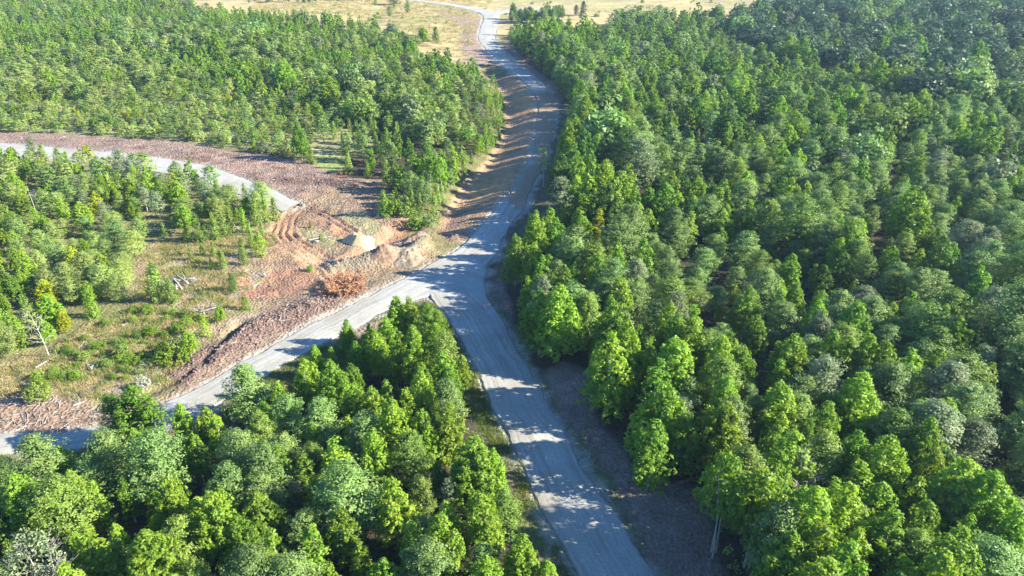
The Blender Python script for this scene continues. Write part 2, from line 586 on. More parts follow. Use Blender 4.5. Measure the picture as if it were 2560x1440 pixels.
def spots(poly, c, scale, thr, seed, rough=None, amount=1.0, soft=0.06):
    d = sd_poly(gx, gy, poly)
    n = fbm(gx, gy, scale, seed, 3)
    paint(sstep(thr - soft, thr + soft, n) * sstep(0, 2, d) * amount, c, rough)

DRY = (0.37, 0.29, 0.135)
DRYG = (0.24, 0.235, 0.085)
GRASS = (0.085, 0.125, 0.032)
SOIL = (0.205, 0.135, 0.095)
MULCH = (0.26, 0.185, 0.145)
CLAY = (0.31, 0.175, 0.11)
ORANGE = (0.42, 0.23, 0.12)
SAND = (0.50, 0.37, 0.20)
far = np.hypot(gx, gy)
region(FIELD, DRY, 2.0, 3.0, 0.25)
paint(sstep(500, 560, far), DRY, 0.2)
spots(FIELD, DRYG, 22, 0.56, 1, 0.3, 0.8)
spots(FIELD, (0.28, 0.22, 0.13), 11, 0.6, 4, 0.4, 0.7)
region(PP([(1080, 22), (1170, 32), (1206, 48), (1194, 100), (1212, 125), (1240, 158), (1292, 190), (1300, 215), (1262, 230), (1235, 205), (1175, 165), (1150, 120), (1158, 70), (1120, 42)]), MULCH, 1.0, 1.5, 0.5)
region(GRASSHOLE, (0.21, 0.235, 0.075), 1.0, 2.0, 0.3)
region(SCRUBHOLE, (0.33, 0.24, 0.15), 2.0, 3.0, 0.3)
# scrub ground of the far left shows straw between the bushes
region(PP([(-300, 130), (330, 150), (640, 260), (900, 330), (950, 380), (740, 395), (400, 350), (0, 330), (-300, 320)]), (0.26, 0.245, 0.11), 3.0, 4.0, 0.3, 0.9)
region(PP([(-500, 392), (0, 396), (290, 418), (520, 463), (660, 513), (700, 535), (640, 545), (560, 575), (470, 590), (395, 600), (345, 655), (352, 700), (330, 765), (210, 812), (110, 882), (0, 912), (-500, 930)]), (0.19, 0.18, 0.075), 1.5, 2.0, 0.4, 0.9)
region(BROWNSTRIP, MULCH, 0.6, 0.9, 0.9)
spots(BROWNSTRIP, (0.30, 0.20, 0.155), 4, 0.55, 2, 0.9, 0.8)
spots(BROWNSTRIP, (0.15, 0.095, 0.075), 2.5, 0.62, 6, 1.0, 0.8)
# clearing
region(CLEAR, (0.285, 0.215, 0.125), 0.8, 1.2, 0.6)
spots(CLEAR, (0.20, 0.205, 0.075), 9, 0.54, 2, 0.4, 0.7)
spots(CLEAR, (0.33, 0.25, 0.17), 5, 0.6, 5, 0.6, 0.8)
region(PP([(230, 780), (420, 770), (520, 800), (480, 850), (380, 900), (200, 930), (60, 930), (120, 880)]), (0.20, 0.205, 0.075), 1.5, 2.5, 0.4, 0.6)
region(PP([(-200, 985), (60, 985), (250, 1010), (330, 1030), (200, 1078), (0, 1090), (-200, 1085)]), (0.265, 0.18, 0.125), 1.0, 1.6, 0.9)
region(PP([(700, 520), (800, 440), (960, 450), (970, 520), (1060, 545), (1110, 600), (1080, 640), (960, 690), (860, 735), (740, 780), (660, 800), (640, 760), (680, 700), (650, 640)]), (0.265, 0.18, 0.12), 1.5, 2.5, 0.8, 0.85)
region(PP([(700, 560), (760, 500), (860, 545), (900, 580), (880, 620), (800, 590), (750, 600), (770, 640), (840, 680), (850, 700), (770, 690), (700, 640), (660, 660), (650, 600)]), (0.29, 0.19, 0.115), 0.8, 1.2, 0.8)
region(PP([(735, 560), (800, 575), (850, 600), (830, 625), (790, 640), (745, 600)]), (0.265, 0.235, 0.115), 0.6, 0.8, 0.4, 0.8)
region(PP([(830, 545), (900, 535), (960, 560), (960, 590), (900, 592), (860, 575)]), (0.255, 0.235, 0.12), 0.6, 1.0, 0.4, 0.9)
region(PIT, CLAY, 0.5, 0.8, 0.8)
region(PP([(990, 552), (1045, 545), (1052, 568), (995, 575)]), ORANGE, 0.3, 0.3, 0.4)
region(PP([(830, 560), (862, 565), (868, 590), (835, 588)]), ORANGE, 0.4, 0.6, 0.5, 0.9)
along(RUT1, (0.33, 0.20, 0.12), 2.6, 0.6, 0.4, 0.5)
along(RUT2, (0.27, 0.17, 0.11), 1.4, 0.6, 0.4, 0.6)
region(PP([(740, 620), (800, 645), (852, 688), (840, 700), (790, 680), (735, 640)]), (0.46, 0.30, 0.17), 0.4, 0.5, 0.4, 0.8)
region(PP([(670, 680), (740, 670), (790, 690), (800, 715), (740, 735), (660, 745), (600, 760), (590, 735), (640, 715)]), CLAY, 0.6, 1.2, 0.7)
region(PP([(560, 690), (600, 690), (650, 705), (600, 725), (565, 715)]), ORANGE, 0.4, 0.8, 0.4, 0.8)
region(PP([(590, 745), (622, 752), (615, 775), (580, 765)]), CLAY, 0.4, 0.6, 0.5, 0.9)
region(PP([(415, 800), (470, 780), (480, 800), (440, 850), (400, 890), (375, 880)]), (0.26, 0.13, 0.07), 0.5, 1.0, 0.8, 0.8)
for ln, cc in ((SPOIL1, (0.27, 0.225, 0.155)), (SPOIL2, (0.27, 0.21, 0.15)), (SPOIL3, (0.16, 0.105, 0.085))):
    along(ln, cc, 2.2, 0.8, 0.8, 0.8)
region(PP([(1100, 575), (1190, 568), (1140, 610), (1090, 610)]), (0.35, 0.26, 0.16), 0.5, 0.8, 0.7)
region(PP([(930, 690), (1000, 680), (1060, 650), (1090, 655), (1000, 702), (930, 737), (880, 740)]), (0.22, 0.175, 0.115), 0.5, 0.8, 0.7)
region(PP([(430, 985), (520, 905), (600, 835), (740, 765), (880, 725), (930, 737), (640, 886), (420, 1006)]), (0.225, 0.155, 0.125), 0.5, 0.9, 1.2)
along(BERM, (0.175, 0.118, 0.097), 2.6, 0.9, 0.9, 1.3)
region(PP([(430, 985), (520, 925), (640, 860), (800, 788), (900, 742), (930, 737), (640, 886), (420, 1006), (340, 1030)]), (0.28, 0.205, 0.135), 0.5, 0.8, 0.6, 0.6)
along(DITCH, (0.10, 0.075, 0.05), 0.5, 0.4, 0.4, 0.6)
# embankment, verges
d_ = sd_poly(gx, gy, EMB)
paint(sstep(-9, -3, d_) * sstep(30, 20, gx) * (gx < 12) * 0.8, (0.13, 0.125, 0.05), 0.4)
region(EMB, (0.33, 0.21, 0.12), 0.6, 0.8, 0.5)
region(PP([(1290, 225), (1330, 240), (1335, 270), (1300, 280), (1280, 250)]), (0.42, 0.235, 0.11), 0.6, 1.0, 0.4, 0.8)
region(PP([(1180, 430), (1290, 425), (1280, 470), (1170, 500)]), (0.42, 0.25, 0.125), 0.6, 1.0, 0.4, 0.8)
region(PP([(1120, 490), (1180, 510), (1130, 590), (1092, 585)]), (0.28, 0.18, 0.12), 0.6, 1.0, 0.8)
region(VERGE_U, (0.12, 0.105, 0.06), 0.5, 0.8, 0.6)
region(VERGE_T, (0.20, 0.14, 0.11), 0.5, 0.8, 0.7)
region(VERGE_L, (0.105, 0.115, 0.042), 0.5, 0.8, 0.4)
region(PP([(420, 1150), (490, 1045), (560, 1002), (700, 915), (880, 822), (990, 765), (1060, 740), (1100, 800), (1110, 850), (1000, 875), (900, 905), (800, 955), (700, 1010), (560, 1100)]), (0.235, 0.165, 0.13), 0.5, 0.8, 0.9)
region(PP([(1000, 765), (1060, 742), (1095, 780), (1110, 830), (1060, 850), (1000, 800)]), (0.15, 0.12, 0.085), 0.5, 0.8, 0.5)
spots(VERGE_L, (0.16, 0.125, 0.07), 6, 0.57, 1, 0.5, 0.8)
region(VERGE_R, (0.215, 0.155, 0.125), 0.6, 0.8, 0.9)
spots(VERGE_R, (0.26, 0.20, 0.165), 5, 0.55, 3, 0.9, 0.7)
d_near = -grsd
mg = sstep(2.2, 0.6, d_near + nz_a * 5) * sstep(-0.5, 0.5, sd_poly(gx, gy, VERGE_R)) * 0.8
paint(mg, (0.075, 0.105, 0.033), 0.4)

spill = sstep(1.3, 0.1, -grsd + (nz_b + nz_a) * 2.2) * (grsd < 0.5) * 0.75
paint(spill, (0.33, 0.30, 0.245), 0.5)
ny, nx = GX.shape
ii = np.arange(ny * nx).reshape(ny, nx)
faces = np.stack([ii[:-1, :-1].ravel(), ii[:-1, 1:].ravel(), ii[1:, 1:].ravel(), ii[1:, :-1].ravel()], 1)
gme = mesh_np('ground', np.stack([gx, gy, gz], 1), faces, M_EARTH, smooth=True)
gc = gc * (1 - 0.13 * np.maximum(sstep(-1, 2, sd_poly(gx, gy, CLEAR)), sstep(-1, 2, sd_poly(gx, gy, BROWNSTRIP))))[:, None]
a = gme.attributes.new('soil', 'FLOAT_COLOR', 'POINT')
a.data.foreach_set('color', np.hstack([gc, np.ones((len(gx), 1))]).astype(np.float32).ravel())
a = gme.attributes.new('clod', 'FLOAT', 'POINT')
a.data.foreach_set('value', clod.astype(np.float32))
ground = tag(obj('ground', gme), 'bare earth, dry grass and forest floor of the whole site', kind='structure')

# ------------------------------------------------------------------ roads
def resample(pts, n):
    seg = np.hypot(*np.diff(pts, axis=0).T)
    s = np.concatenate([[0], np.cumsum(seg)])
    return s / s[-1], pts

def catmull(pts, per=14):
    p = np.vstack([2 * pts[0] - pts[1], pts, 2 * pts[-1] - pts[-2]])
    out = []
    for i in range(1, len(p) - 2):
        for k in range(per):
            t = k / per
            a_, b_, c_, d_ = p[i - 1], p[i], p[i + 1], p[i + 2]
            out.append(0.5 * (2 * b_ + (c_ - a_) * t + (2 * a_ - 5 * b_ + 4 * c_ - d_) * t * t + (3 * b_ - a_ - 3 * c_ + d_) * t ** 3))
    out.append(pts[-1])
    return np.array(out)

def road(name, lpx, rpx, label, lift, clayfn=None, seed=0, nc=14):
    l, r = catmull(PP(lpx)), catmull(PP(rpx))
    mid = (l + r) / 2
    s = np.concatenate([[0], np.cumsum(np.hypot(*np.diff(mid, axis=0).T))])
    n = max(20, int(s[-1] / 0.7))
    sn = np.linspace(0, s[-1], n)
    L_ = np.stack([np.interp(sn, s, l[:, k]) for k in (0, 1)], 1)
    R_ = np.stack([np.interp(sn, s, r[:, k]) for k in (0, 1)], 1)
    wid = np.hypot(*(R_ - L_).T)
    jl = ((fbm(sn, sn * 0, 4, seed, 4) - 0.5) * 1.3 + (rng.random(n) - 0.5) * 0.22)
    jr = ((fbm(sn, sn * 0 + 50, 4, seed + 1, 4) - 0.5) * 1.3 + (rng.random(n) - 0.5) * 0.22)
    d = (R_ - L_) / wid[:, None]
    L_ = L_ + d * jl[:, None]
    R_ = R_ + d * jr[:, None]
    ts = np.concatenate([[0, 0.012], np.linspace(0.04, 0.96, nc), [0.988, 1]])
    v = []
    uvs = []
    cl = []
    for j, t in enumerate(ts):
        q = L_ * (1 - t) + R_ * t
        edge = min(t, 1 - t)
        z = lift + 0.10 * np.minimum(1, edge / 0.3) - (0.35 if edge == 0 else 0.0)
        rut = -0.03 * (math.exp(-((t - 0.3) / 0.05) ** 2) + math.exp(-((t - 0.7) / 0.05) ** 2))
        zz = np.full(n, z + rut) + (fbm(q[:, 0], q[:, 1], 2.5, 2, 2) - 0.5) * 0.05
        v.append(np.stack([q[:, 0], q[:, 1], zz], 1))
        uvs.append(np.stack([t * wid, sn], 1))
        cl.append(clayfn(q[:, 0], q[:, 1], t) if clayfn else np.zeros(n))
    v = np.stack(v, 1).reshape(-1, 3)
    uvs = np.stack(uvs, 1).reshape(-1, 2)
    cl = np.stack(cl, 1).ravel()
    m = len(ts)
    ii = np.arange(n * m).reshape(n, m)
    f = np.stack([ii[:-1, :-1].ravel(), ii[:-1, 1:].ravel(), ii[1:, 1:].ravel(), ii[1:, :-1].ravel()], 1)
    # keep faces upward
    e1 = v[f[0, 1]] - v[f[0, 0]]
    e2 = v[f[0, 3]] - v[f[0, 0]]
    if e1[0] * e2[1] - e1[1] * e2[0] < 0:
        f = f[:, ::-1]
    me = mesh_np(name, v, f, M_ROAD, smooth=True)
    uvl = me.uv_layers.new(name='UVMap')
    li = np.zeros(len(me.loops), dtype=np.int32)
    me.loops.foreach_get('vertex_index', li)
    uvl.data.foreach_set('uv', uvs[li].astype(np.float32).ravel())
    a = me.attributes.new('clay', 'FLOAT', 'POINT')
    a.data.foreach_set('value', cl.astype(np.float32))
    o = obj(name, me)
    tag(o, label, kind='structure')
    return o

CLAYROAD = PP([(1325, 238), (1400, 225), (1400, 380), (1345, 490), (1290, 520), (1255, 510), (1330, 400)])
def clay_up(x, y, t):
    return sstep(-1.5, 1.5, sd_poly(x, y, CLAYROAD) + (fbm(x, y, 5, 2) - .5) * 6)

road('gravel_road', UP_L, UP_R, 'pale gravel road curving from the dry field past the clearing', 0.02, clay_up, 1)
road('main_road', MAIN_L, MAIN_R, 'grey gravel road running up to the fork', 0.034, None, 4)
road('dirt_track', TRK_L, TRK_R, 'pale gravel track ending at the bulldozed earth', 0.06, None, 6)
road('field_track', SPUR_L, SPUR_R, 'short pale spur of road at the dry field', 0.03, None, 2, 6)

# ------------------------------------------------------------------ tree building
def leaves(c, nrm, length, width, r):
    """one rhombic leaf per centre; returns verts (4n,3)"""
    n = len(c)
    rv = r.normal(size=(n, 3))
    nrm = nrm / (np.linalg.norm(nrm, axis=1, keepdims=True) + 1e-9)
    t1 = np.cross(nrm, rv)
    t1 /= (np.linalg.norm(t1, axis=1, keepdims=True) + 1e-9)
    t2 = np.cross(nrm, t1)
    Ln = np.broadcast_to(np.asarray(length), (n,))[:, None] * 0.5
    Wn = np.broadcast_to(np.asarray(width), (n,))[:, None] * 0.5
    bend = nrm * Ln * 0.25
    return np.stack([c - t1 * Ln - bend, c + t2 * Wn, c + t1 * Ln - bend, c - t2 * Wn], 1).reshape(-1, 3)

def leaf_mesh(name, V, tint, mat):
    n = len(V) // 4
    f = np.arange(n * 4).reshape(n, 4)
    me = mesh_np(name, V, f, mat)
    a = me.attributes.new('tint', 'FLOAT', 'POINT')
    a.data.foreach_set('value', np.repeat(tint, 4).astype(np.float32))
    return me

def broadleaf_crown(r, h=10.0, dens=1.0, R=2.2, base=0.2, nl=5, lf=1.0):
    V, T = [], []
    lobes = [(0, 0, h * base, h, R)]
    for k in range(nl):
        a = r.uniform(0, 2 * math.pi) if k else 0.0
        a = 2 * math.pi * k / nl + r.uniform(-0.5, 0.5)
        o = r.uniform(0.35, 0.75) * R
        top = h * r.uniform(0.5, 0.88)
        z_lo = h * r.uniform(base * 0.7, base + 0.15)
        top = max(top, z_lo + 0.2 * h)
        lobes.append((math.cos(a) * o, math.sin(a) * o, z_lo, top, R * r.uniform(0.38, 0.6)))
    for (ox, oy, z0, z1, Rl) in lobes:
        nt = int((z1 - z0) * Rl * 6.2 * dens)
        t = r.random(nt) ** 0.85
        a = r.uniform(0, 2 * math.pi, nt)
        prof = (1 - t) ** 0.75 * (0.30 + t) ** 0.35 * 1.3
        rad = Rl * prof * r.uniform(0.72, 1.08, nt)
        lob = 1 + 0.22 * np.sin(a * 3 + z0) * np.cos(t * 9 + ox)
        rad = rad * lob
        C = np.stack([ox + rad * np.cos(a), oy + rad * np.sin(a), z0 + t * (z1 - z0)], 1)
        C[:, 2] += r.normal(0, 0.12, nt)
        out = np.stack([np.cos(a), np.sin(a), 0.25 + 1.1 * t], 1)
        out /= np.linalg.norm(out, axis=1, keepdims=True)
        rt = r.uniform(0.30, 0.55, nt)
        m = 18
        D = r.normal(size=(nt, m, 3))
        D /= np.linalg.norm(D, axis=2, keepdims=True)
        D = D + out[:, None, :] * 0.75
        D /= np.linalg.norm(D, axis=2, keepdims=True)
        pos = C[:, None, :] + D * (rt[:, None, None] * r.uniform(0.35, 1.0, (nt, m, 1)))
        nr = D + r.normal(0, 0.45, D.shape)
        nr[:, :, 2] += 0.25
        V.append(leaves(pos.reshape(-1, 3), nr.reshape(-1, 3), r.uniform(0.21, 0.35, nt * m) * lf, r.uniform(0.14, 0.22, nt * m) * lf, r))
        tt = np.clip(r.normal(0.35, 0.22, nt), 0, 1)
        T.append(np.clip(np.repeat(tt, m) + r.normal(0, 0.12, nt * m), 0, 1))
        # inner foliage
        k = int(nt * 1.3)
        t = r.random(k)
        a = r.uniform(0, 2 * math.pi, k)
        rad = Rl * (1 - t) ** 0.6 * r.uniform(0.05, 0.6, k)
        Ci = np.stack([ox + rad * np.cos(a), oy + rad * np.sin(a), z0 + t * (z1 - z0) * 0.92], 1)
        V.append(leaves(Ci, r.normal(size=(k, 3)), 0.62, 0.42, r))
        T.append(r.uniform(0, 0.4, k))
    return np.vstack(V), np.concatenate(T)

def feathery_crown(r, h=10.0, dens=1.0, R=2.9, base=0.16, dome=0.5, lf=1.0):
    V, T = [], []
    nb = int(175 * dens)
    t = r.random(nb) ** 0.8
    a = r.uniform(0, 2 * math.pi, nb)
    prof = (1 - t ** 2.2) ** dome * (0.55 + 0.45 * np.minimum(1, t * 3.0))
    lob = 1 + 0.2 * np.sin(a * 2 + 1.3) * np.sin(t * 8 + r.uniform(0, 6)) + 0.12 * np.sin(a * 5)
    rad = R * prof * lob * r.uniform(0.55, 1.08, nb)
    z = h * base + t * h * (1 - base) * 0.97
    C = np.stack([rad * np.cos(a), rad * np.sin(a), z], 1)
    tilt = 0.05 + 0.9 * t ** 2 + r.normal(0, 0.12, nb)
    D = np.stack([np.cos(a), np.sin(a), tilt], 1)
    D /= np.linalg.norm(D, axis=1, keepdims=True)
    S = np.stack([-np.sin(a), np.cos(a), np.zeros(nb)], 1)
    U = np.cross(D, S)
    m = 34
    along_ = r.uniform(-0.75, 0.55, (nb, m))
    across = r.normal(0, 0.30, (nb, m)) * (1.1 - along_)
    upw = r.normal(0, 0.13, (nb, m))
    ln = r.uniform(0.7, 1.15, (nb, 1))
    pos = C[:, None, :] + D[:, None, :] * (along_ * ln)[:, :, None] + S[:, None, :] * (across * ln)[:, :, None] + U[:, None, :] * upw[:, :, None]
    pos[:, :, 2] -= 0.22 * (along_ ** 2)
    outw = np.stack([np.cos(a), np.sin(a), 0.35 + 0.9 * t ** 2], 1)
    nr = U[:, None, :] * 0.35 + outw[:, None, :] * 0.85 + r.normal(0, 0.45, pos.shape)
    V.append(leaves(pos.reshape(-1, 3), nr.reshape(-1, 3), r.uniform(0.17, 0.30, nb * m) * lf, r.uniform(0.09, 0.15, nb * m) * lf, r))
    tt = np.clip(r.normal(0.35, 0.25, nb), 0, 1)
    T.append(np.clip(np.repeat(tt, m) + r.normal(0, 0.2, nb * m), 0, 1))
    k = int(nb * 2.2)
    t = r.random(k)
    a = r.uniform(0, 2 * math.pi, k)
    rad = R * (1 - t ** 2) ** 0.5 * r.uniform(0.0, 0.65, k)
    Ci = np.stack([rad * np.cos(a), rad * np.sin(a), h * base + t * h * (1 - base) * 0.9], 1)
    nr = r.normal(0, 0.5, (k, 3))
    nr[:, 2] += 0.7
    V.append(leaves(Ci, nr, 0.62, 0.36, r))
    T.append(r.uniform(0, 0.3, k))
    return np.vstack(V), np.concatenate(T)

def cone_crown(r, h=5.0, R=1.0, n=110, base=0.04, m=10, lf=1.0):
    """upright shrub of stiff rising shoots"""
    t = r.random(n) ** 1.15
    a = r.uniform(0, 2 * math.pi, n)
    rad = R * (1 - t) ** 0.7 * (0.5 + 0.5 * np.minimum(1, t * 5 + 0.3)) * r.uniform(0.45, 1.1, n)
    rad *= 1 + 0.25 * np.sin(a * 3)
    C = np.stack([rad * np.cos(a), rad * np.sin(a), h * base + t * h * (1 - base) * 0.95], 1)
    D = np.stack([np.cos(a) * 0.35, np.sin(a) * 0.35, np.ones(n)], 1)
    D /= np.linalg.norm(D, axis=1, keepdims=True)
    al = r.uniform(-0.3, 0.45, (n, m))
    pos = C[:, None, :] + D[:, None, :] * al[:, :, None] + r.normal(0, 0.10, (n, m, 3))
    nr = np.stack([np.cos(a), np.sin(a), 0.5 + 0 * a], 1)[:, None, :] + r.normal(0, 0.5, (n, m, 3))
    V = leaves(pos.reshape(-1, 3), nr.reshape(-1, 3), r.uniform(0.18, 0.3, n * m) * lf, r.uniform(0.09, 0.15, n * m) * lf, r)
    tt = np.clip(r.normal(0.4, 0.22, n), 0, 1)
    return V, np.clip(np.repeat(tt, m) + r.normal(0, 0.15, n * m), 0, 1)

def scrub_crown(r, h=3.0, R=1.6, n=120, m=11):
    """low rounded bush of several domes"""
    V, T = [], []
    k = 4
    for q in range(k):
        a0 = 2 * math.pi * q / k + r.uniform(-.5, .5)
        o = R * r.uniform(0.2, 0.55) if q else 0
        hh = h * (1 if q == 0 else r.uniform(0.45, 0.85))
        rr = R * r.uniform(0.5, 0.75)
        nn = n // k
        a = r.uniform(0, 2 * math.pi, nn)
        e = np.arcsin(r.random(nn))
        C = np.stack([o * math.cos(a0) + rr * np.cos(a) * np.cos(e), o * math.sin(a0) + rr * np.sin(a) * np.cos(e), hh * (0.12 + 0.83 * np.sin(e))], 1)
        out = np.stack([np.cos(a) * np.cos(e), np.sin(a) * np.cos(e), np.sin(e) + 0.3], 1)
        D = r.normal(size=(nn, m, 3)) * 0.8 + out[:, None, :]
        D /= np.linalg.norm(D, axis=2, keepdims=True)
        pos = C[:, None, :] + D * r.uniform(0.05, 0.38, (nn, m, 1))
        pos[:, :, 2] = np.maximum(pos[:, :, 2], 0.06)
        V.append(leaves(pos.reshape(-1, 3), (D + r.normal(0, .4, D.shape)).reshape(-1, 3), r.uniform(0.17, 0.3, nn * m), r.uniform(0.1, 0.18, nn * m), r))
        T.append(np.clip(np.repeat(np.clip(r.normal(.4, .25, nn), 0, 1), m) + r.normal(0, .15, nn * m), 0, 1))
    return np.vstack(V), np.concatenate(T)

def dome_crown(r, h=10.0, R=3.4, n=330, m=12, lf=1.0):
    """wide old crown: a dome of rounded billows"""
    V, T = [], []
    lob = [(0, 0, h * 0.55, R * 0.62)]
    for q in range(8):
        a0 = 2 * math.pi * q / 8 + r.uniform(-.4, .4)
        o = R * r.uniform(0.38, 0.62)
        lob.append((o * math.cos(a0), o * math.sin(a0), h * r.uniform(0.34, 0.6), R * r.uniform(0.36, 0.5)))
    for (ox, oy, zc, rr) in lob:
        nn = n // len(lob)
        a = r.uniform(0, 2 * math.pi, nn)
        e = np.arcsin(r.uniform(-0.45, 1.0, nn))
        ze = (h - zc) if (ox == 0 and oy == 0) else min(h * .95 - zc, rr * 1.35)
        C = np.stack([ox + rr * np.cos(a) * np.cos(e), oy + rr * np.sin(a) * np.cos(e), zc + ze * np.sin(e) * np.where(e < 0, 1.6, 1)], 1)
        out = np.stack([np.cos(a) * np.cos(e), np.sin(a) * np.cos(e), np.sin(e) + 0.15], 1)
        D = r.normal(size=(nn, m, 3)) * 0.7 + out[:, None, :]
        D /= np.linalg.norm(D, axis=2, keepdims=True)
        pos = C[:, None, :] + D * r.uniform(0.0, 0.42, (nn, m, 1))
        V.append(leaves(pos.reshape(-1, 3), (out[:, None, :] + r.normal(0, .24, D.shape)).reshape(-1, 3), r.uniform(0.2, 0.36, nn * m) * lf, r.uniform(0.12, 0.2, nn * m) * lf, r))
        T.append(np.clip(np.repeat(np.clip(r.normal(.4, .25, nn), 0, 1), m) + r.normal(0, .15, nn * m), 0, 1))
    k = 160
    a = r.uniform(0, 2 * math.pi, k)
    q_ = R * 0.62 * np.sqrt(r.random(k))
    Ci = np.stack([q_ * np.cos(a), q_ * np.sin(a), h * r.uniform(0.25, 0.78, k)], 1)
    V.append(leaves(Ci, r.normal(size=(k, 3)), 0.9, 0.6, r))
    T.append(r.uniform(0, .4, k))
    return np.vstack(V), np.concatenate(T)

def tube(path, radii, sides=5):
    path = np.asarray(path, float)
    n = len(path)
    d = np.gradient(path, axis=0)
    d /= (np.linalg.norm(d, axis=1, keepdims=True) + 1e-9)
    ref = np.where(np.abs(d[:, 2:3]) > 0.9, np.array([[1.0, 0, 0]]), np.array([[0, 0, 1.0]]))
    s = np.cross(d, ref)
    s /= (np.linalg.norm(s, axis=1, keepdims=True) + 1e-9)
    u = np.cross(s, d)
    ang = np.arange(sides) * 2 * math.pi / sides
    V = path[:, None, :] + (s[:, None, :] * np.cos(ang)[None, :, None] + u[:, None, :] * np.sin(ang)[None, :, None]) * np.asarray(radii)[:, None, None]
    V = V.reshape(-1, 3)
    F = []
    for i in range(n - 1):
        for k in range(sides):
            k2 = (k + 1) % sides
            F.append((i * sides + k, i * sides + k2, (i + 1) * sides + k2, (i + 1) * sides + k))
    if sides == 4:
        F.append((3, 2, 1, 0))
        F.append(((n - 1) * sides, (n - 1) * sides + 1, (n - 1) * sides + 2, (n - 1) * sides + 3))
    return V, np.array(F)

def join(parts):
    V, F, o = [], [], 0
    for v, f in parts:
        V.append(v)
        F.append(np.asarray(f) + o)
        o += len(v)
    return np.vstack(V), np.vstack(F)

def trunk_geo(r, h, rad, limbs=9, lean=0.03, spread=1.6, z0=0.25, twigs=0, stems=1):
    parts = []
    for s_ in range(stems):
        ox, oy = (r.normal(0, 0.22, 2) if stems > 1 else (0, 0))
        lx, ly = r.normal(0, lean * h, 2)
        zs = np.array([-0.35, 0.0, h * 0.2, h * 0.45, h * 0.7, h * 0.9])
        f = np.clip(zs / h, 0, 1)
        path = np.stack([ox + lx * f ** 1.5 + r.normal(0, 0.04, 6) * f, oy + ly * f ** 1.5 + r.normal(0, 0.04, 6) * f, zs], 1)
        rr = rad * np.array([1.35, 1.15, 0.85, 0.6, 0.35, 0.1]) / (1 if stems == 1 else 1.3)
        parts.append(tube(path, rr, 6))
        for k in range(limbs // stems):
            t = r.uniform(z0, 0.85)
            z = h * t
            b = np.array([np.interp(z, zs, path[:, 0]), np.interp(z, zs, path[:, 1]), z])
            a = r.uniform(0, 2 * math.pi)
            ln = spread * (1.15 - t) * r.uniform(0.7, 1.2)
            e = b + np.array([math.cos(a) * ln, math.sin(a) * ln, ln * r.uniform(0.25, 0.8)])
            mid = (b + e) / 2 + np.array([0, 0, -0.06 * ln])
            parts.append(tube([b, mid, e], [rad * 0.38 * (1.1 - t), rad * 0.22, 0.012], 4))
            for q in range(twigs):
                u = r.uniform(0.35, 1.0)
                b2 = b + (e - b) * u
                d = r.normal(0, 0.5, 3) + (e - b) / ln
                e2 = b2 + d * ln * 0.38
                parts.append(tube([b2, (b2 + e2) / 2 + r.normal(0, 0.04, 3), e2], [0.022, 0.014, 0.006], 3))
    return join(parts)

R0 = np.random.default_rng(21)
KIND = {}     # kind -> list of (trunk mesh, raw crown (V, T))
KINDLO = {}
def variants(kind, n, nlo, crown_fn, crown_lo, trunk_fn):
    KIND[kind] = [(mesh_np('trunk', *trunk_fn(R0)), crown_fn(R0)) for _ in range(n)]
    KINDLO[kind] = [crown_lo(R0) for _ in range(nlo)]

def quadify(vf):
    return vf
variants('broadleaf', 7, 5,
         lambda r: broadleaf_crown(r, 10, 1.0, r.uniform(1.9, 2.5), r.uniform(0.14, 0.26), int(r.integers(4, 8))),
         lambda r: broadleaf_crown(r, 10, 0.30, r.uniform(1.9, 2.4), 0.2, 5, 1.75),
         lambda r: trunk_geo(r, 10, 0.16, 10, 0.02, 1.7, 0.2, 0, int(r.integers(1, 3))))
variants('slim', 4, 3,
         lambda r: broadleaf_crown(r, 10, 1.0, r.uniform(1.15, 1.45), 0.12, 3),
         lambda r: broadleaf_crown(r, 10, 0.35, r.uniform(1.15, 1.4), 0.15, 3, 1.6),
         lambda r: trunk_geo(r, 10, 0.12, 8, 0.02, 1.0, 0.2))
variants('highcrown', 3, 2,
         lambda r: broadleaf_crown(r, 10, 1.0, r.uniform(1.9, 2.3), 0.5, 4),
         lambda r: broadleaf_crown(r, 10, 0.35, 2.0, 0.5, 4, 1.6),
         lambda r: trunk_geo(r, 10, 0.12, 9, 0.035, 1.3, 0.5, 0, 3))
variants('feathery', 6, 5,
         lambda r: feathery_crown(r, 10, 1.0, r.uniform(2.5, 3.2), r.uniform(0.10, 0.2), r.uniform(0.45, 0.75)),
         lambda r: feathery_crown(r, 10, 0.36, r.uniform(2.5, 3.1), 0.15, r.uniform(0.45, 0.7), 1.8),
         lambda r: trunk_geo(r, 10, 0.17, 14, 0.02, 2.3, 0.15, 2))
variants('dome', 4, 3,
         lambda r: dome_crown(r, 10, r.uniform(3.1, 3.7), 520, 10, 1.25),
         lambda r: dome_crown(r, 10, r.uniform(3.1, 3.6), 600, 8, 1.3),
         lambda r: trunk_geo(r, 7.5, 0.22, 12, 0.02, 2.2, 0.25, 0))
variants('twiggy', 3, 2,
         lambda r: feathery_crown(r, 10, 0.55, r.uniform(2.0, 2.5), 0.2, 0.6),
         lambda r: feathery_crown(r, 10, 0.28, 2.2, 0.2, 0.6, 1.5),
         lambda r: trunk_geo(r, 10, 0.15, 24, 0.02, 2.4, 0.2, 5))
variants('conical', 4, 3,
         lambda r: cone_crown(r, 5, r.uniform(0.85, 1.2), 120),
         lambda r: cone_crown(r, 5, 1.0, 55, 0.04, 8, 1.6),
         lambda r: trunk_geo(r, 5, 0.06, 5, 0.02, 0.5, 0.1, 0))
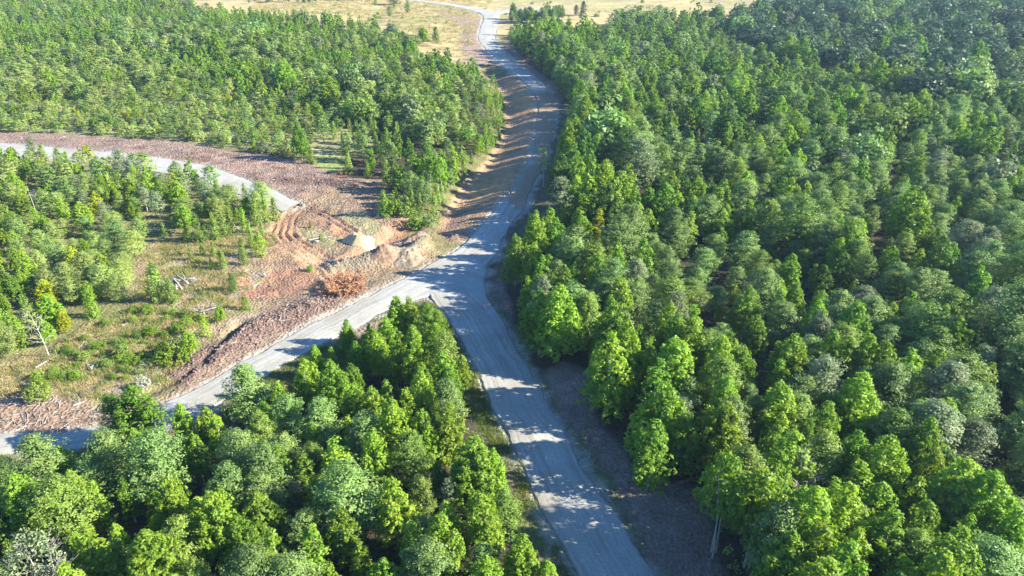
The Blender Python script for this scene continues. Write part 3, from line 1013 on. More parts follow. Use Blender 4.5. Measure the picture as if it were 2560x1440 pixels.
variants('scrub', 5, 3,
         lambda r: scrub_crown(r, 3, r.uniform(1.3, 1.8), 130),
         lambda r: scrub_crown(r, 3, 1.6, 60, 8),
         lambda r: trunk_geo(r, 2.6, 0.05, 12, 0.06, 1.0, 0.1, 1, 3))
KH = {'dome': 10.0, 'highcrown': 10.0, 'broadleaf': 10.0, 'slim': 10.0, 'feathery': 10.0, 'twiggy': 10.0, 'conical': 5.0, 'scrub': 3.0}
_mc = {}
def crown_mesh(kind, vi, hue, lo=False):
    k = (kind, vi, hue, lo)
    if k not in _mc:
        V, T = (KINDLO if lo else KIND[kind] and KINDLO)[kind][vi] if lo else KIND[kind][vi][1]
        _mc[k] = leaf_mesh('crown', V, T, LEAF[hue])
    return _mc[k]
_tc = {}
def trunk_mesh(kind, vi, pale):
    k = (kind, vi, pale)
    if k not in _tc:
        me = KIND[kind][vi][0].copy()
        me.materials.clear()
        me.materials.append({0: BARK, 1: BARK_PALE, 2: WOOD_DEAD, 3: TWIG}[pale])
        _tc[k] = me
    return _tc[k]

# ------------------------------------------------------------------ where the trees stand
Z_SCRUB = PP([(-500, 120), (0, 135), (330, 150), (640, 250), (800, 330), (760, 398), (560, 375), (400, 350), (200, 334), (0, 328), (-500, 318)])
Z_LEFT = PP([(-500, 392), (0, 396), (290, 418), (520, 463), (660, 513), (700, 535), (640, 545), (560, 575), (470, 590), (395, 600), (345, 655), (352, 700), (330, 765), (210, 812), (110, 882), (0, 912), (-500, 930)])
Z_DARK = PP([(1740, 30), (1990, 14), (2100, -8), (2900, -30), (2900, 320), (2560, 300), (2330, 290), (2180, 225), (2000, 190), (1880, 150), (1790, 95)])
Z_WEDGE = PP([(1060, 852), (1105, 860), (1150, 940), (1165, 1010), (1215, 1120), (1245, 1260), (1270, 1345), (1330, 1470), (1480, 1800), (-600, 1800), (-600, 1225), (0, 1215), (250, 1190), (420, 1150), (540, 1110), (650, 1040), (740, 985), (830, 940), (900, 905), (960, 880)])
Z_EDGE = PP([(740, 395), (830, 330), (960, 330), (1130, 450), (1150, 440), (1110, 515), (1085, 560), (1000, 545), (965, 520), (965, 470), (900, 448), (830, 432)])

# every prominent crown of the photograph: pixel of its top, height in metres, kind, hue, width factor
HERO = [
 (990,742,8.5,'broadleaf','lime',.9),(1022,748,8.5,'slim','lime',1.2),(1065,757,8.5,'feathery','green',.8),(1092,775,7.5,'feathery','green',.75),
 (865,803,5.6,'broadleaf','green',.95),(922,812,5.5,'broadleaf','lime',.9),(962,795,7,'broadleaf','lime',1),(1030,822,9.5,'broadleaf','lime',.95),
 (984,850,8,'slim','lime',1.1),(1110,826,9,'twiggy','olive',1),(1156,890,6,'broadleaf','lime',.9),(785,868,5.2,'broadleaf','lime',1),(826,872,4.8,'slim','lime',1.4),
 (888,858,6.5,'broadleaf','green',1),(752,915,7.5,'slim','lime',1.4),(824,908,9,'broadleaf','lime',1),(602,915,8.5,'feathery','grey',1.15),(692,962,6.5,'broadleaf','lime',.9),
 (722,960,5,'slim','lime',1.2),(882,965,8,'broadleaf','lime',.95),(928,975,8,'broadleaf','lime',1),(964,955,7,'slim','lime',1.3),(1014,975,8,'slim','lime',1.3),
 (1052,938,9,'broadleaf','lime',1),(1115,955,9,'feathery','grey',.9),(978,1014,9.5,'broadleaf','lime',1.1),(712,990,8,'feathery','grey',1),(795,997,8.5,'feathery','grey',1),
 (910,1037,8.5,'feathery','grey',1),(870,1042,6,'slim','lime',1.3),(780,1055,6.5,'slim','lime',1.4),(1055,1035,8,'broadleaf','lime',1),(1122,1017,8.5,'slim','lime',1.4),
 (691,1122,7.5,'slim','lime',1.3),(757,1140,7.5,'slim','green',1.5),(832,1106,8.5,'slim','lime',1.5),(857,1172,10,'feathery','grey',1.1),(650,1115,9,'feathery','grey',1),
 (732,1202,6,'twiggy','pale',.8),(980,1206,9,'broadleaf','lime',1),(1050,1200,7,'feathery','olive',.8),(1120,1200,6.5,'twiggy','pale',.8),(1180,1105,10,'broadleaf','lime',1.15),
 (930,1085,8.5,'broadleaf','lime',1),(1020,1085,8,'feathery','olive',1),(1230,1130,8,'broadleaf','lime',.9),(1260,1226,7,'feathery','olive',.8),(1117,1265,7.5,'broadleaf','lime',.9),(1027,1314,7.5,'slim','lime',1.4),
 (1100,1300,9,'broadleaf','lime',1.15),(775,1320,8,'slim','lime',1.3),(677,1340,7.5,'slim','lime',1.5),(898,1360,6,'slim','lime',1.2),(1065,1360,8.5,'feathery','grey',1.1),
 (1202,1240,9,'broadleaf','lime',1.05),(1215,1395,8,'broadleaf','lime',1.1),(822,1420,7,'slim','lime',1.4),(957,1405,7,'broadleaf','green',1),(1305,1340,7,'broadleaf','lime',1.05),(1370,1405,5,'broadleaf','lime',1.0),
 (75,1092,9,'feathery','grey',1.2),(147,1120,6,'broadleaf','lime',1),(250,1078,8.5,'feathery','grey',1),(370,1085,10,'feathery','grey',1.1),(172,1180,7.5,'broadleaf','lime',.8),(226,1205,7,'slim','lime',1.3),
 (120,1200,9.5,'feathery','olive',1.15),(512,1132,6,'slim','olive',.9),(305,1200,6,'slim','green',1.2),(412,1202,9,'broadleaf','lime',.8),(382,1302,4,'conical','yellow',1.3),(485,1252,8,'slim','lime',1.3),
 (525,1245,9.5,'broadleaf','lime',1.05),(362,1342,9,'broadleaf','lime',1.2),(217,1328,8,'slim','lime',1.4),(190,1340,6,'slim','lime',1.3),(285,1318,6,'broadleaf','lime',.9),(620,1385,8,'feathery','grey',1.1),
 (595,1082,9,'feathery','grey',1),(325,972,9,'broadleaf','green',1.45),(447,1015,7.5,'broadleaf','lime',.85),(512,1022,7,'broadleaf','lime',.9),(268,985,7,'feathery','green',.9),(640,1028,8,'feathery','olive',.8),
 (480,1090,7,'broadleaf','green',1),(560,1165,8.5,'feathery','grey',.95),(330,1075,7,'broadleaf','green',.9),(440,1300,8,'feathery','olive',.9),(590,1300,7.5,'broadleaf','green',1),
 (1400,722,12,'broadleaf','lime',1.15),(1436,705,11,'feathery','grey',.9),(1550,700,11,'broadleaf','lime',.95),(1525,790,8.5,'twiggy','olive',.8),(1528,848,12.5,'broadleaf','lime',1.05),(1572,890,9.5,'slim','lime',1.2),
 (1695,730,10.5,'twiggy','pale',.9),(1692,798,11,'broadleaf','lime',1),(1738,805,10,'broadleaf','lime',.9),(1770,830,9,'feathery','olive',1),(1625,865,8.5,'slim','lime',1.2),(1692,862,11.5,'broadleaf','lime',1.25),
 (1828,838,10.5,'broadleaf','lime',.9),(1860,874,9,'broadleaf','green',.9),(1670,978,10.5,'broadleaf','lime',1.1),(1606,1020,8,'slim','lime',1.3),(1818,952,10,'broadleaf','lime',1),(1820,1015,11,'broadleaf','lime',.95),
 (1990,840,10.5,'broadleaf','lime',1.05),(1960,872,8,'slim','green',1.3),(2148,762,10.5,'broadleaf','green',1),(2058,780,9.5,'twiggy','pale',1),(2085,835,9.5,'broadleaf','green',1),(2125,848,9,'slim','lime',1.4),(2180,845,9.5,'broadleaf','lime',.9),
 (2220,860,9,'broadleaf','lime',1),(2285,880,9.5,'slim','lime',1.5),(2070,895,10,'feathery','pale',1),(2160,940,10.5,'broadleaf','lime',1.1),(2070,1012,10,'broadleaf','lime',.95),(2402,793,10,'broadleaf','lime',1),
 (2350,875,9.5,'broadleaf','green',1),(2240,910,10,'feathery','grey',1),(2390,905,10.5,'feathery','pale',1.1),(2430,960,10,'feathery','grey',1),(1955,968,11,'broadleaf','lime',1.1),(2300,1012,8.5,'slim','lime',1.5),(2350,1010,10,'feathery','pale',1.2),
 (1987,1088,11,'broadleaf','lime',1.2),(2232,1094,11.5,'broadleaf','lime',1.05),(2150,1082,9,'broadleaf','green',1),(2157,1150,9.5,'slim','lime',1.4),(2340,1130,9,'broadleaf','lime',.9),(2020,1142,8.5,'twiggy','pale',.9),
 (2095,1205,9,'slim','lime',1.4),(2210,1213,9,'broadleaf','lime',1.1),(2300,1200,9,'broadleaf','lime',.95),(2325,1255,9,'broadleaf','green',.9),(2140,1248,8,'twiggy','pale',1),(2240,1283,9.5,'slim','lime',1.5),
 (2092,1350,8.5,'broadleaf','lime',.9),(2150,1325,9,'broadleaf','lime',1),(2427,1297,8,'slim','lime',1.2),(2420,1160,10.5,'broadleaf','lime',1.3),(2490,1190,10.5,'broadleaf','lime',1.1),(2267,1388,8,'slim','lime',1.4),
 (2400,1215,8,'twiggy','pale',1),(2500,1360,8.5,'feathery','grey',1.2),(2550,1280,9,'broadleaf','lime',1),(1830,1135,12.8,'highcrown','lime',.85),(1915,1178,12,'highcrown','lime',1),(1950,1200,10,'broadleaf','green',1),(1640,1060,9.5,'broadleaf','green',1.1),
 (1290,592,9,'broadleaf','lime',1.05),(1335,610,9,'broadleaf','lime',1),(1335,555,7.5,'slim','lime',1.4),(1372,640,8.5,'broadleaf','green',1),(1455,540,9.5,'broadleaf','green',1.25),(1500,525,10,'slim','yellow',1.1),(1420,505,9,'feathery','olive',1.1),
 (1435,285,10,'broadleaf','green',1.3),(1490,275,10,'broadleaf','green',1.2),(1445,315,9.5,'broadleaf','lime',1.1),(1415,330,9,'broadleaf','lime',1),(1447,402,7.5,'highcrown','lime',.7),(1068,362,11,'highcrown','green',.9),(1100,382,9.5,'highcrown','lime',.8),(1130,350,9,'slim','lime',1.3),(1535,455,9.5,'feathery','grey',1.1),(1545,470,9.5,'feathery','grey',1.1),
 (1425,455,8,'feathery','grey',.9),(1620,525,10,'broadleaf','lime',1),(1612,600,10,'broadleaf','green',1),(1545,610,10,'broadleaf','lime',.9),(1690,520,10,'feathery','grey',1),(1680,430,9.5,'broadleaf','lime',1),(1745,445,9.5,'broadleaf','lime',1.1),
]
hx, hy, hh, hk, hc, hw, hl = [], [], [], [], [], [], []
for (x, y, h, k, c, w) in HERO:
    if x > 1380 and k != 'highcrown':
        h, w = h * .9, w * 1.14
    else:
        h, w = h * .95, w * 1.06
    p = P(x, y, h)
    hx.append(p[0]); hy.append(p[1]); hh.append(h); hk.append(k); hc.append(c); hw.append(w); hl.append(True)

# fill the rest of the woods
def poisson(xmin, xmax, ymin, ymax, rfun, n, okfun, taken, r):
    cell = 2.0
    grid = {}
    def put(x, y, rad):
        grid.setdefault((int(x // cell), int(y // cell)), []).append((x, y, rad))
    for (x, y, rad) in taken:
        put(x, y, rad)
    X = r.uniform(xmin, xmax, n)
    Y = r.uniform(ymin, ymax, n)
    keep = okfun(X, Y)
    X, Y = X[keep], Y[keep]
    RD = rfun(X, Y)
    res = []
    for i in range(len(X)):
        x, y, rad = X[i], Y[i], RD[i]
        cx, cy = int(x // cell), int(y // cell)
        k = int(math.ceil(rad / cell))
        bad = False
        for a in range(cx - k, cx + k + 1):
            for b in range(cy - k, cy + k + 1):
                for (qx, qy, qr) in grid.get((a, b), ()):
                    rr = min(rad, qr) if qr > 0 else -qr
                    if (qx - x) ** 2 + (qy - y) ** 2 < rr * rr:
                        bad = True
                        break
                if bad:
                    break
            if bad:
                break
        if not bad:
            put(x, y, rad)
            res.append(i)
    return X[res], Y[res], RD[res]

NOGO = [(CLEAR, 1.0), (BROWNSTRIP, 0.8), (EMB, 0.5), (GRASSHOLE, 0.5), (VERGE_R, 1.2), (VERGE_L, 1.9), (VERGE_U, 0.2), (VERGE_T, 0.0), (FIELD, 1.0), (SCRUBHOLE, 0.5)]
def in_view(X, Y, mg=520):
    ux, uy, dp = project(X, Y, np.zeros_like(X))
    tx, ty, dp2 = project(X, Y, np.full_like(X, 14.0))
    return (np.minimum(ux, tx) < 2560 + mg) & (np.maximum(ux, tx) > -mg) & (ty < 1440 + mg * 1.2)
def ok(X, Y):
    m = in_view(X, Y) & (road_sd(X, Y) < -1.2)
    for pl, mgn in NOGO:
        m &= sd_poly(X, Y, pl) < -mgn
    return m & (np.hypot(X, Y) < 640)
def rad(X, Y):
    d = np.hypot(X, Y)
    base = np.where(sd_poly(X, Y, Z_DARK) > 0, 8.6, 3.1)
    edge = sd_poly(X, Y, VERGE_R)
    base = np.where((edge > -14) & (sd_poly(X, Y, Z_WEDGE) < 0), 2.8, base)
    base = np.where(sd_poly(X, Y, Z_SCRUB) > 0, 1.9, base)
    base = np.where(sd_poly(X, Y, Z_LEFT) > 0, 2.6, base)
    base = np.where((sd_poly(X, Y, EMB) > -6) & (X < 12), 1.7, base)
    return base * (0.5 + 1.05 * fbm(X, Y, 15, 2)) * np.where(d > 330, 1.15, 1.0)
taken = [(hx[i], hy[i], 2.1) for i in range(len(hx))]
FX, FY, FR = poisson(-420, 420, 22, 620, rad, 210000, ok, taken, np.random.default_rng(5))
r1 = np.random.default_rng(11)
nF = len(FX)
zs_ = sd_poly(FX, FY, Z_SCRUB) > 0
zl_ = sd_poly(FX, FY, Z_LEFT) > 0
zd_ = sd_poly(FX, FY, Z_DARK) > 0
ze_ = sd_poly(FX, FY, Z_EDGE) > 0
zw_ = sd_poly(FX, FY, Z_WEDGE) > 0
upx, upy, _ = project(FX, FY, np.zeros(nF))
mid_left = (upy < 420) & (upx < 1300) & ~zs_
clump = fbm(FX, FY, 26, 4)
edge_ = sd_poly(FX, FY, VERGE_R)
edgeu_ = np.maximum(sd_poly(FX, FY, VERGE_U), sd_poly(FX, FY, VERGE_T))
clump2 = fbm(FX, FY, 60, 6)
vl_ = sd_poly(FX, FY, VERGE_L)
embd_ = sd_poly(FX, FY, EMB)
U = r1.random((nF, 6))
for i in range(nF):
    u = U[i]
    if zd_[i]:
        k, c = 'dome', ('dark' if u[1] < .85 else 'grey')
        h = 9.5 + 7.5 * u[2] * (.5 + u[4] * .5); w = 1.15 + .45 * u[3]
        if u[0] > .86:
            k, c, h, w = 'feathery', 'grey', 8 + 4 * u[2], 1.0
        if u[0] < .06:
            k, c, h, w = 'broadleaf', 'green', 10 + 3 * u[2], 1.1
    elif zs_[i]:
        tall = sstep(150, 330, 480 - upy[i]) * .6 + .75
        if u[0] < .30:
            k, c, h = 'scrub', ('sage' if u[1] < .55 else ('pale' if u[1] < .8 else 'olive')), 1.5 + 1.5 * u[2]
        elif u[0] < .40:
            k, c, h = 'conical', ('olive' if u[1] < .7 else 'lime'), 2.0 + 1.8 * u[2]
        elif u[0] < .82:
            k, c, h = 'feathery', ('sage' if u[1] < .7 else 'grey'), (3.2 + 2.6 * u[2]) * tall
        else:
            k, c, h = 'broadleaf', ('lime' if u[1] < .82 else ('yellow' if u[1] < .88 else 'green')), (3.2 + 2.4 * u[2]) * tall
        w = 1.15 + .4 * u[3]
    elif zl_[i]:
        if u[0] < .48:
            k, c, h = 'feathery', ('sage' if u[1] < .75 else 'grey'), 3.6 + 2.8 * u[2]
        elif u[0] < .78:
            k, c, h = 'broadleaf', ('lime' if u[1] < .78 else ('yellow' if u[1] < .9 else 'green')), 3.4 + 2.8 * u[2]
        elif u[0] < .92:
            k, c, h = 'conical', ('olive' if u[1] < .6 else 'lime'), 2.6 + 2.4 * u[2]
        else:
            k, c, h = 'twiggy', 'pale', 4.5 + 2.5 * u[2]
        w = 1.15 + .4 * u[3]
    elif ze_[i]:
        if u[0] < .55:
            k, c, h = 'conical', ('olive' if u[1] < .7 else 'green'), 3.2 + 2.4 * u[2]
        elif u[0] < .85:
            k, c, h = 'broadleaf', ('lime' if u[1] < .5 else 'green'), 5 + 4 * u[2]
        else:
            k, c, h = 'feathery', 'grey', 5 + 3 * u[2]
        w = .85 + .35 * u[3]
    elif embd_[i] > -6 and upx[i] < 1300 and upy[i] < 600:
        if u[0] < .45:
            k, c, h, w = 'conical', ('olive' if u[1] < .6 else 'green'), 1.8 + 1.8 * u[2], 1.2
        elif u[0] < .8:
            k, c, h, w = 'scrub', ('olive' if u[1] < .5 else 'green'), 1.2 + 1.4 * u[2], 1.2
        else:
            k, c, h, w = 'broadleaf', 'lime', 3 + 2.5 * u[2], 1.1
    else:
        pb = .22 + .75 * sstep(.40, .62, clump[i])      # share of broadleaf by stand
        if upy[i] > 850:
            pb = min(.9, pb + .15)
        q = u[0]
        if q < pb * .78:
            k = 'broadleaf'; c = 'lime' if u[1] < .42 else ('green' if u[1] < .85 else 'deep')
            h = 6.2 + 3.2 * u[2]; w = 1.08 + .35 * u[3]
        elif q < pb:
            k = 'slim'; c = 'lime' if u[1] < .4 else 'green'
            h = 5.5 + 3 * u[2]; w = 1.3 + .4 * u[3]
        elif q < .93:
            k = 'feathery'; c = 'grey' if u[1] < .62 else ('olive' if u[1] < .9 else 'pale')
            h = 6.2 + 3 * u[2]; w = 1.05 + .35 * u[3]
        elif q < .975:
            k = 'twiggy'; c = 'pale' if u[1] < .6 else 'olive'; h = 5 + 2.5 * u[2]; w = 1.15
        else:
            k = 'conical'; c = 'olive'; h = 3 + 2.5 * u[2]; w = 1
        if upx[i] > 1500 and upy[i] < 640 and k == 'broadleaf' and u[4] < .3:
            k, c = 'feathery', 'grey'
        if upy[i] < 520 and u[4] > .93 and k == 'feathery':
            k, w = 'dome', 1.0
            h *= 1.05
        if mid_left[i]:
            h *= .86
            if embd_[i] > -14:
                h *= .72
            if k == 'broadleaf' and c == 'green' and u[4] < .55:
                c = 'lime'
            elif k == 'feathery' and u[4] < .5:
                c = 'sage'
        if edge_[i] > -14 and not zw_[i]:
            h *= 1.42
            w *= .85
        elif edgeu_[i] > -16 and upx[i] > 1300:
            h *= 1.5
            w *= .85
        if zw_[i]:
            h *= .98
            if upx[i] < 470 and vl_[i] > -8:
                h *= .7
        h *= .66 + .68 * float(fbm(np.array([FX[i] * .6 + FY[i] * .4]), np.array([FY[i] - FX[i] * .5]), 34, 5)[0])
        if u[4] > .955 and edge_[i] < -14:
            h *= 1.4
            w *= 1.1
        if u[5] < .22 and edge_[i] < -12:
            h *= .62
    hx.append(FX[i]); hy.append(FY[i]); hh.append(h); hk.append(k); hc.append(c); hw.append(w); hl.append(False)

hx = np.array(hx); hy = np.array(hy); hh = np.array(hh); hw = np.array(hw); hl = np.array(hl)
hz = height(hx, hy)
nT = len(hx)

# ------------------------------------------------------------------ single trees and the mass behind them
def zone_words(x, y):
    if sd_poly(x, y, Z_WEDGE) > -2.5:
        if sd_poly(x, y, VERGE_L) > -4.5:
            return 'on the wedge rim'
        return 'in the wooded wedge'
    if sd_poly(x, y, Z_LEFT) > 0:
        return 'in the trackside thicket'
    if sd_poly(x, y, Z_DARK) > 0:
        return 'in the dark old stand'
    if sd_poly(x, y, Z_SCRUB) > 0:
        return 'on the far scrubland'
    if sd_poly(x, y, VERGE_R) > -5 or sd_poly(x, y, VERGE_U) > -5 or sd_poly(x, y, VERGE_T) > -5:
        return 'on the big forest edge'
    u = project(x, y, 0.0)
    if u[0] < 1320 and u[1] < 620:
        return 'in the embankment wood'
    return 'in the big forest'

HUEW = {'lime': 'lime', 'green': 'green', 'deep': 'deep-green', 'grey': 'grey-green', 'olive': 'olive', 'pale': 'pale', 'dark': 'dark', 'yellow': 'yellow', 'rust': 'rusty', 'sage': 'sage-green'}
KINDW = {'dome': ('old_tree', 'dome-crowned tree', 'tree'), 'broadleaf': ('broadleaf_tree', 'broadleaf tree', 'tree'), 'highcrown': ('bare_trunked_tree', 'bare-trunked tree', 'tree'), 'slim': ('slender_tree', 'slender tree', 'tree'), 'feathery': ('feathery_tree', 'feathery tree', 'tree'),
         'twiggy': ('twiggy_tree', 'twiggy tree', 'tree'), 'conical': ('upright_shrub', 'upright shrub', 'shrub'), 'scrub': ('low_bush', 'rounded bush', 'bush')}

def make_tree(kind, hue, x, y, z, h, w, rz, vi, label, group, pale=0, crown_hue=None, name=None, cat=None):
    nm, _, ct = KINDW[kind]
    e = bpy.data.objects.new(name or nm, None)
    col.objects.link(e)
    s = h / KH[kind]
    e.location = (x, y, z)
    e.rotation_euler = (0, 0, rz)
    e.scale = (s * w, s * w, s)
    e.empty_display_size = 0.5
    tag(e, label, cat or ct, group)
    t = obj('trunk' if kind in ('broadleaf', 'slim', 'highcrown', 'dome', 'feathery', 'twiggy') else 'stems', trunk_mesh(kind, vi, pale), e)
    c = obj('crown', crown_mesh(kind, vi, hue), e)
    return e

topx, topy, dep = project(hx, hy, hz + hh * 0.8)
visible = (topx > -30) & (topx < 2590) & (topy > -20) & (topy < 1500)
size = hh * np.minimum(1.3, hw) / dep + hl * 0.02
quota = {'dome': 200, 'highcrown': 30, 'broadleaf': 300, 'slim': 150, 'feathery': 290, 'twiggy': 50, 'conical': 110, 'scrub': 60}
indiv = np.zeros(nT, bool)
for k, q in quota.items():
    idx = np.array([i for i in range(nT) if hk[i] == k and visible[i]])
    if len(idx):
        idx = idx[np.argsort(-size[idx])][:q]
        indiv[idx] = True
r2 = np.random.default_rng(31)
RZ = r2.uniform(0, 2 * math.pi, nT)
VI = r2.integers(0, 1000, nT)
IDX = np.where(indiv)[0]
SHORT = {'dome': 'dome-crowned', 'highcrown': 'bare-trunked', 'broadleaf': 'broadleaf', 'slim': 'slender', 'feathery': 'feathery', 'twiggy': 'twiggy', 'conical': 'upright', 'scrub': 'bushy'}
for i in IDX:
    zw = zone_words(hx[i], hy[i])
    k = hk[i]
    H_ = hh[i]
    dd = np.hypot(hx[IDX] - hx[i], hy[IDX] - hy[i])
    n1, n2 = IDX[np.argsort(dd)[1:3]]
    big = {'dome': (11, 14.5), 'highcrown': (8, 10.5), 'broadleaf': (7.0, 9.5), 'slim': (6.5, 8.5), 'feathery': (7.0, 9.5), 'twiggy': (6, 8), 'conical': (3.2, 4.4), 'scrub': (2.2, 3)}[k]
    sz = 'small' if H_ < big[0] else ('tall' if H_ > big[1] else 'mid-sized')
    wd = 'broad ' if hw[i] > 1.12 and k != 'slim' else ('narrow ' if hw[i] < 0.93 and k != 'slim' else '')
    lab = f"{sz} {wd}{HUEW[hc[i]]} {KINDW[k][1]} {zw} between {HUEW[hc[n1]]} {SHORT[hk[n1]]} and {HUEW[hc[n2]]} {SHORT[hk[n2]]} ones"
    if len(lab.split()) > 16:
        lab = lab.replace(wd, '', 1) if wd else lab.replace(sz + ' ', '', 1)
    for wcut in (sz + ' ', 'old ', 'big ', ' pointed'):
        if len(lab.split()) > 16:
            lab = lab.replace(wcut, '', 1)
    make_tree(k, hc[i], hx[i], hy[i], hz[i] - 0.05, H_, hw[i], RZ[i], int(VI[i] % len(KIND[k])), lab, f"{HUEW[hc[i]]} {KINDW[k][1]}s {zw}",
              pale=1 if k == 'highcrown' or (k in ('broadleaf', 'slim') and VI[i] % 3 == 0) or (k == 'twiggy' and VI[i] % 2 == 0) else (3 if k in ('conical', 'scrub') else 0))

def gn_scatter(name, pts, rot, scl, idx, sources, label, mat=None):
    """one object that holds a mass of copies"""
    lib = bpy.data.collections.new(name + '_sources')
    for q, me in enumerate(sources):
        o = bpy.data.objects.new(f'{name}_source_{q:03d}', me)
        lib.objects.link(o)
    me = bpy.data.meshes.new(name)
    me.vertices.add(len(pts))
    me.vertices.foreach_set('co', np.asarray(pts, np.float32).ravel())
    for nm, ty, fld, arr in (('rot', 'FLOAT_VECTOR', 'vector', np.stack([rot * 0, rot * 0, rot], 1)), ('scl', 'FLOAT_VECTOR', 'vector', scl)):
        a = me.attributes.new(nm, ty, 'POINT')
        a.data.foreach_set(fld, np.asarray(arr, np.float32).ravel())
    a = me.attributes.new('idx', 'INT', 'POINT')
    a.data.foreach_set('value', np.asarray(idx, np.int32))
    o = obj(name, me)
    ng = bpy.data.node_groups.new(name, 'GeometryNodeTree')
    ng.interface.new_socket('Geometry', in_out='INPUT', socket_type='NodeSocketGeometry')
    ng.interface.new_socket('Geometry', in_out='OUTPUT', socket_type='NodeSocketGeometry')
    gi = ng.nodes.new('NodeGroupInput')
    go = ng.nodes.new('NodeGroupOutput')
    ci = ng.nodes.new('GeometryNodeCollectionInfo')
    ci.inputs['Collection'].default_value = lib
    ci.inputs['Separate Children'].default_value = True
    ci.inputs['Reset Children'].default_value = True
    ip = ng.nodes.new('GeometryNodeInstanceOnPoints')
    ip.inputs['Pick Instance'].default_value = True
    def na(nm, ty):
        n = ng.nodes.new('GeometryNodeInputNamedAttribute')
        n.data_type = ty
        n.inputs['Name'].default_value = nm
        return n.outputs['Attribute']
    L = ng.links.new
    L(gi.outputs[0], ip.inputs['Points'])
    L(ci.outputs[0], ip.inputs['Instance'])
    L(na('idx', 'INT'), ip.inputs['Instance Index'])
    e2r = ng.nodes.new('FunctionNodeEulerToRotation')
    L(na('rot', 'FLOAT_VECTOR'), e2r.inputs[0])
    L(e2r.outputs[0], ip.inputs['Rotation'])
    L(na('scl', 'FLOAT_VECTOR'), ip.inputs['Scale'])
    L(ip.outputs[0], go.inputs[0])
    md = o.modifiers.new('scatter', 'NODES')
    md.node_group = ng
    tag(o, label, kind='stuff')
    return o

def mass_mesh(kind, vi, hue, lo):
    V, T = KINDLO[kind][vi] if lo else KIND[kind][vi][1]
    h = KH[kind]
    tv, tf = tube([(0, 0, -.3), (0.05, 0, h * .3), (0, 0.04, h * .75)], [.016 * h, .011 * h, .004 * h], 4)
    n = len(V) // 4
    f = np.vstack([np.arange(n * 4).reshape(n, 4), tf + n * 4])
    me = mesh_np('mass_tree', np.vstack([V, tv]), f, LEAF[hue])
    me.materials.append(BARK)
    mi = np.zeros(len(f), np.int32)
    mi[n:] = 1
    me.polygons.foreach_set('material_index', mi)
    at = me.attributes.new('tint', 'FLOAT', 'POINT')
    at.data.foreach_set('value', np.concatenate([np.repeat(T, 4), np.zeros(len(tv))]).astype(np.float32))
    return me

rest = np.where(~indiv)[0]
far_src, far_key = [], {}
fi = []
for i in rest:
    k, c = hk[i], hc[i]
    lo = dep[i] > 150
    vi = int(VI[i] % (len(KINDLO[k]) if lo else len(KIND[k])))
    key = (k, vi, c, lo)
    if key not in far_key:
        far_key[key] = len(far_src)
        far_src.append(mass_mesh(k, vi, c, lo))
    fi.append(far_key[key])
sc_ = hh[rest] / np.array([KH[hk[i]] for i in rest])
gn_scatter('forest_mass', np.stack([hx[rest], hy[rest], hz[rest] - 0.05], 1), RZ[rest], np.stack([sc_ * hw[rest], sc_ * hw[rest], sc_], 1), fi, far_src,
           'continuous mass of smaller and farther forest trees')
print('TREES', nT, 'individual', int(indiv.sum()), 'sources', len(far_src))

# ------------------------------------------------------------------ shrubs of the clearing and the field
def shrub_at(px, py, ph, kind, hue, w, label, group=None, pale=3, name=None, cat=None):
    x, y = P(px, py)
    z = float(height(np.array([x]), np.array([y]))[0])
    d = project(x, y, 0)[2]
    h = ph * d / (FPX * 0.95)
    return make_tree(kind, hue, x, y, z - 0.03, h, w, random.uniform(0, 6.28), random.randrange(len(KIND[kind])), label, group, pale, name=name, cat=cat)

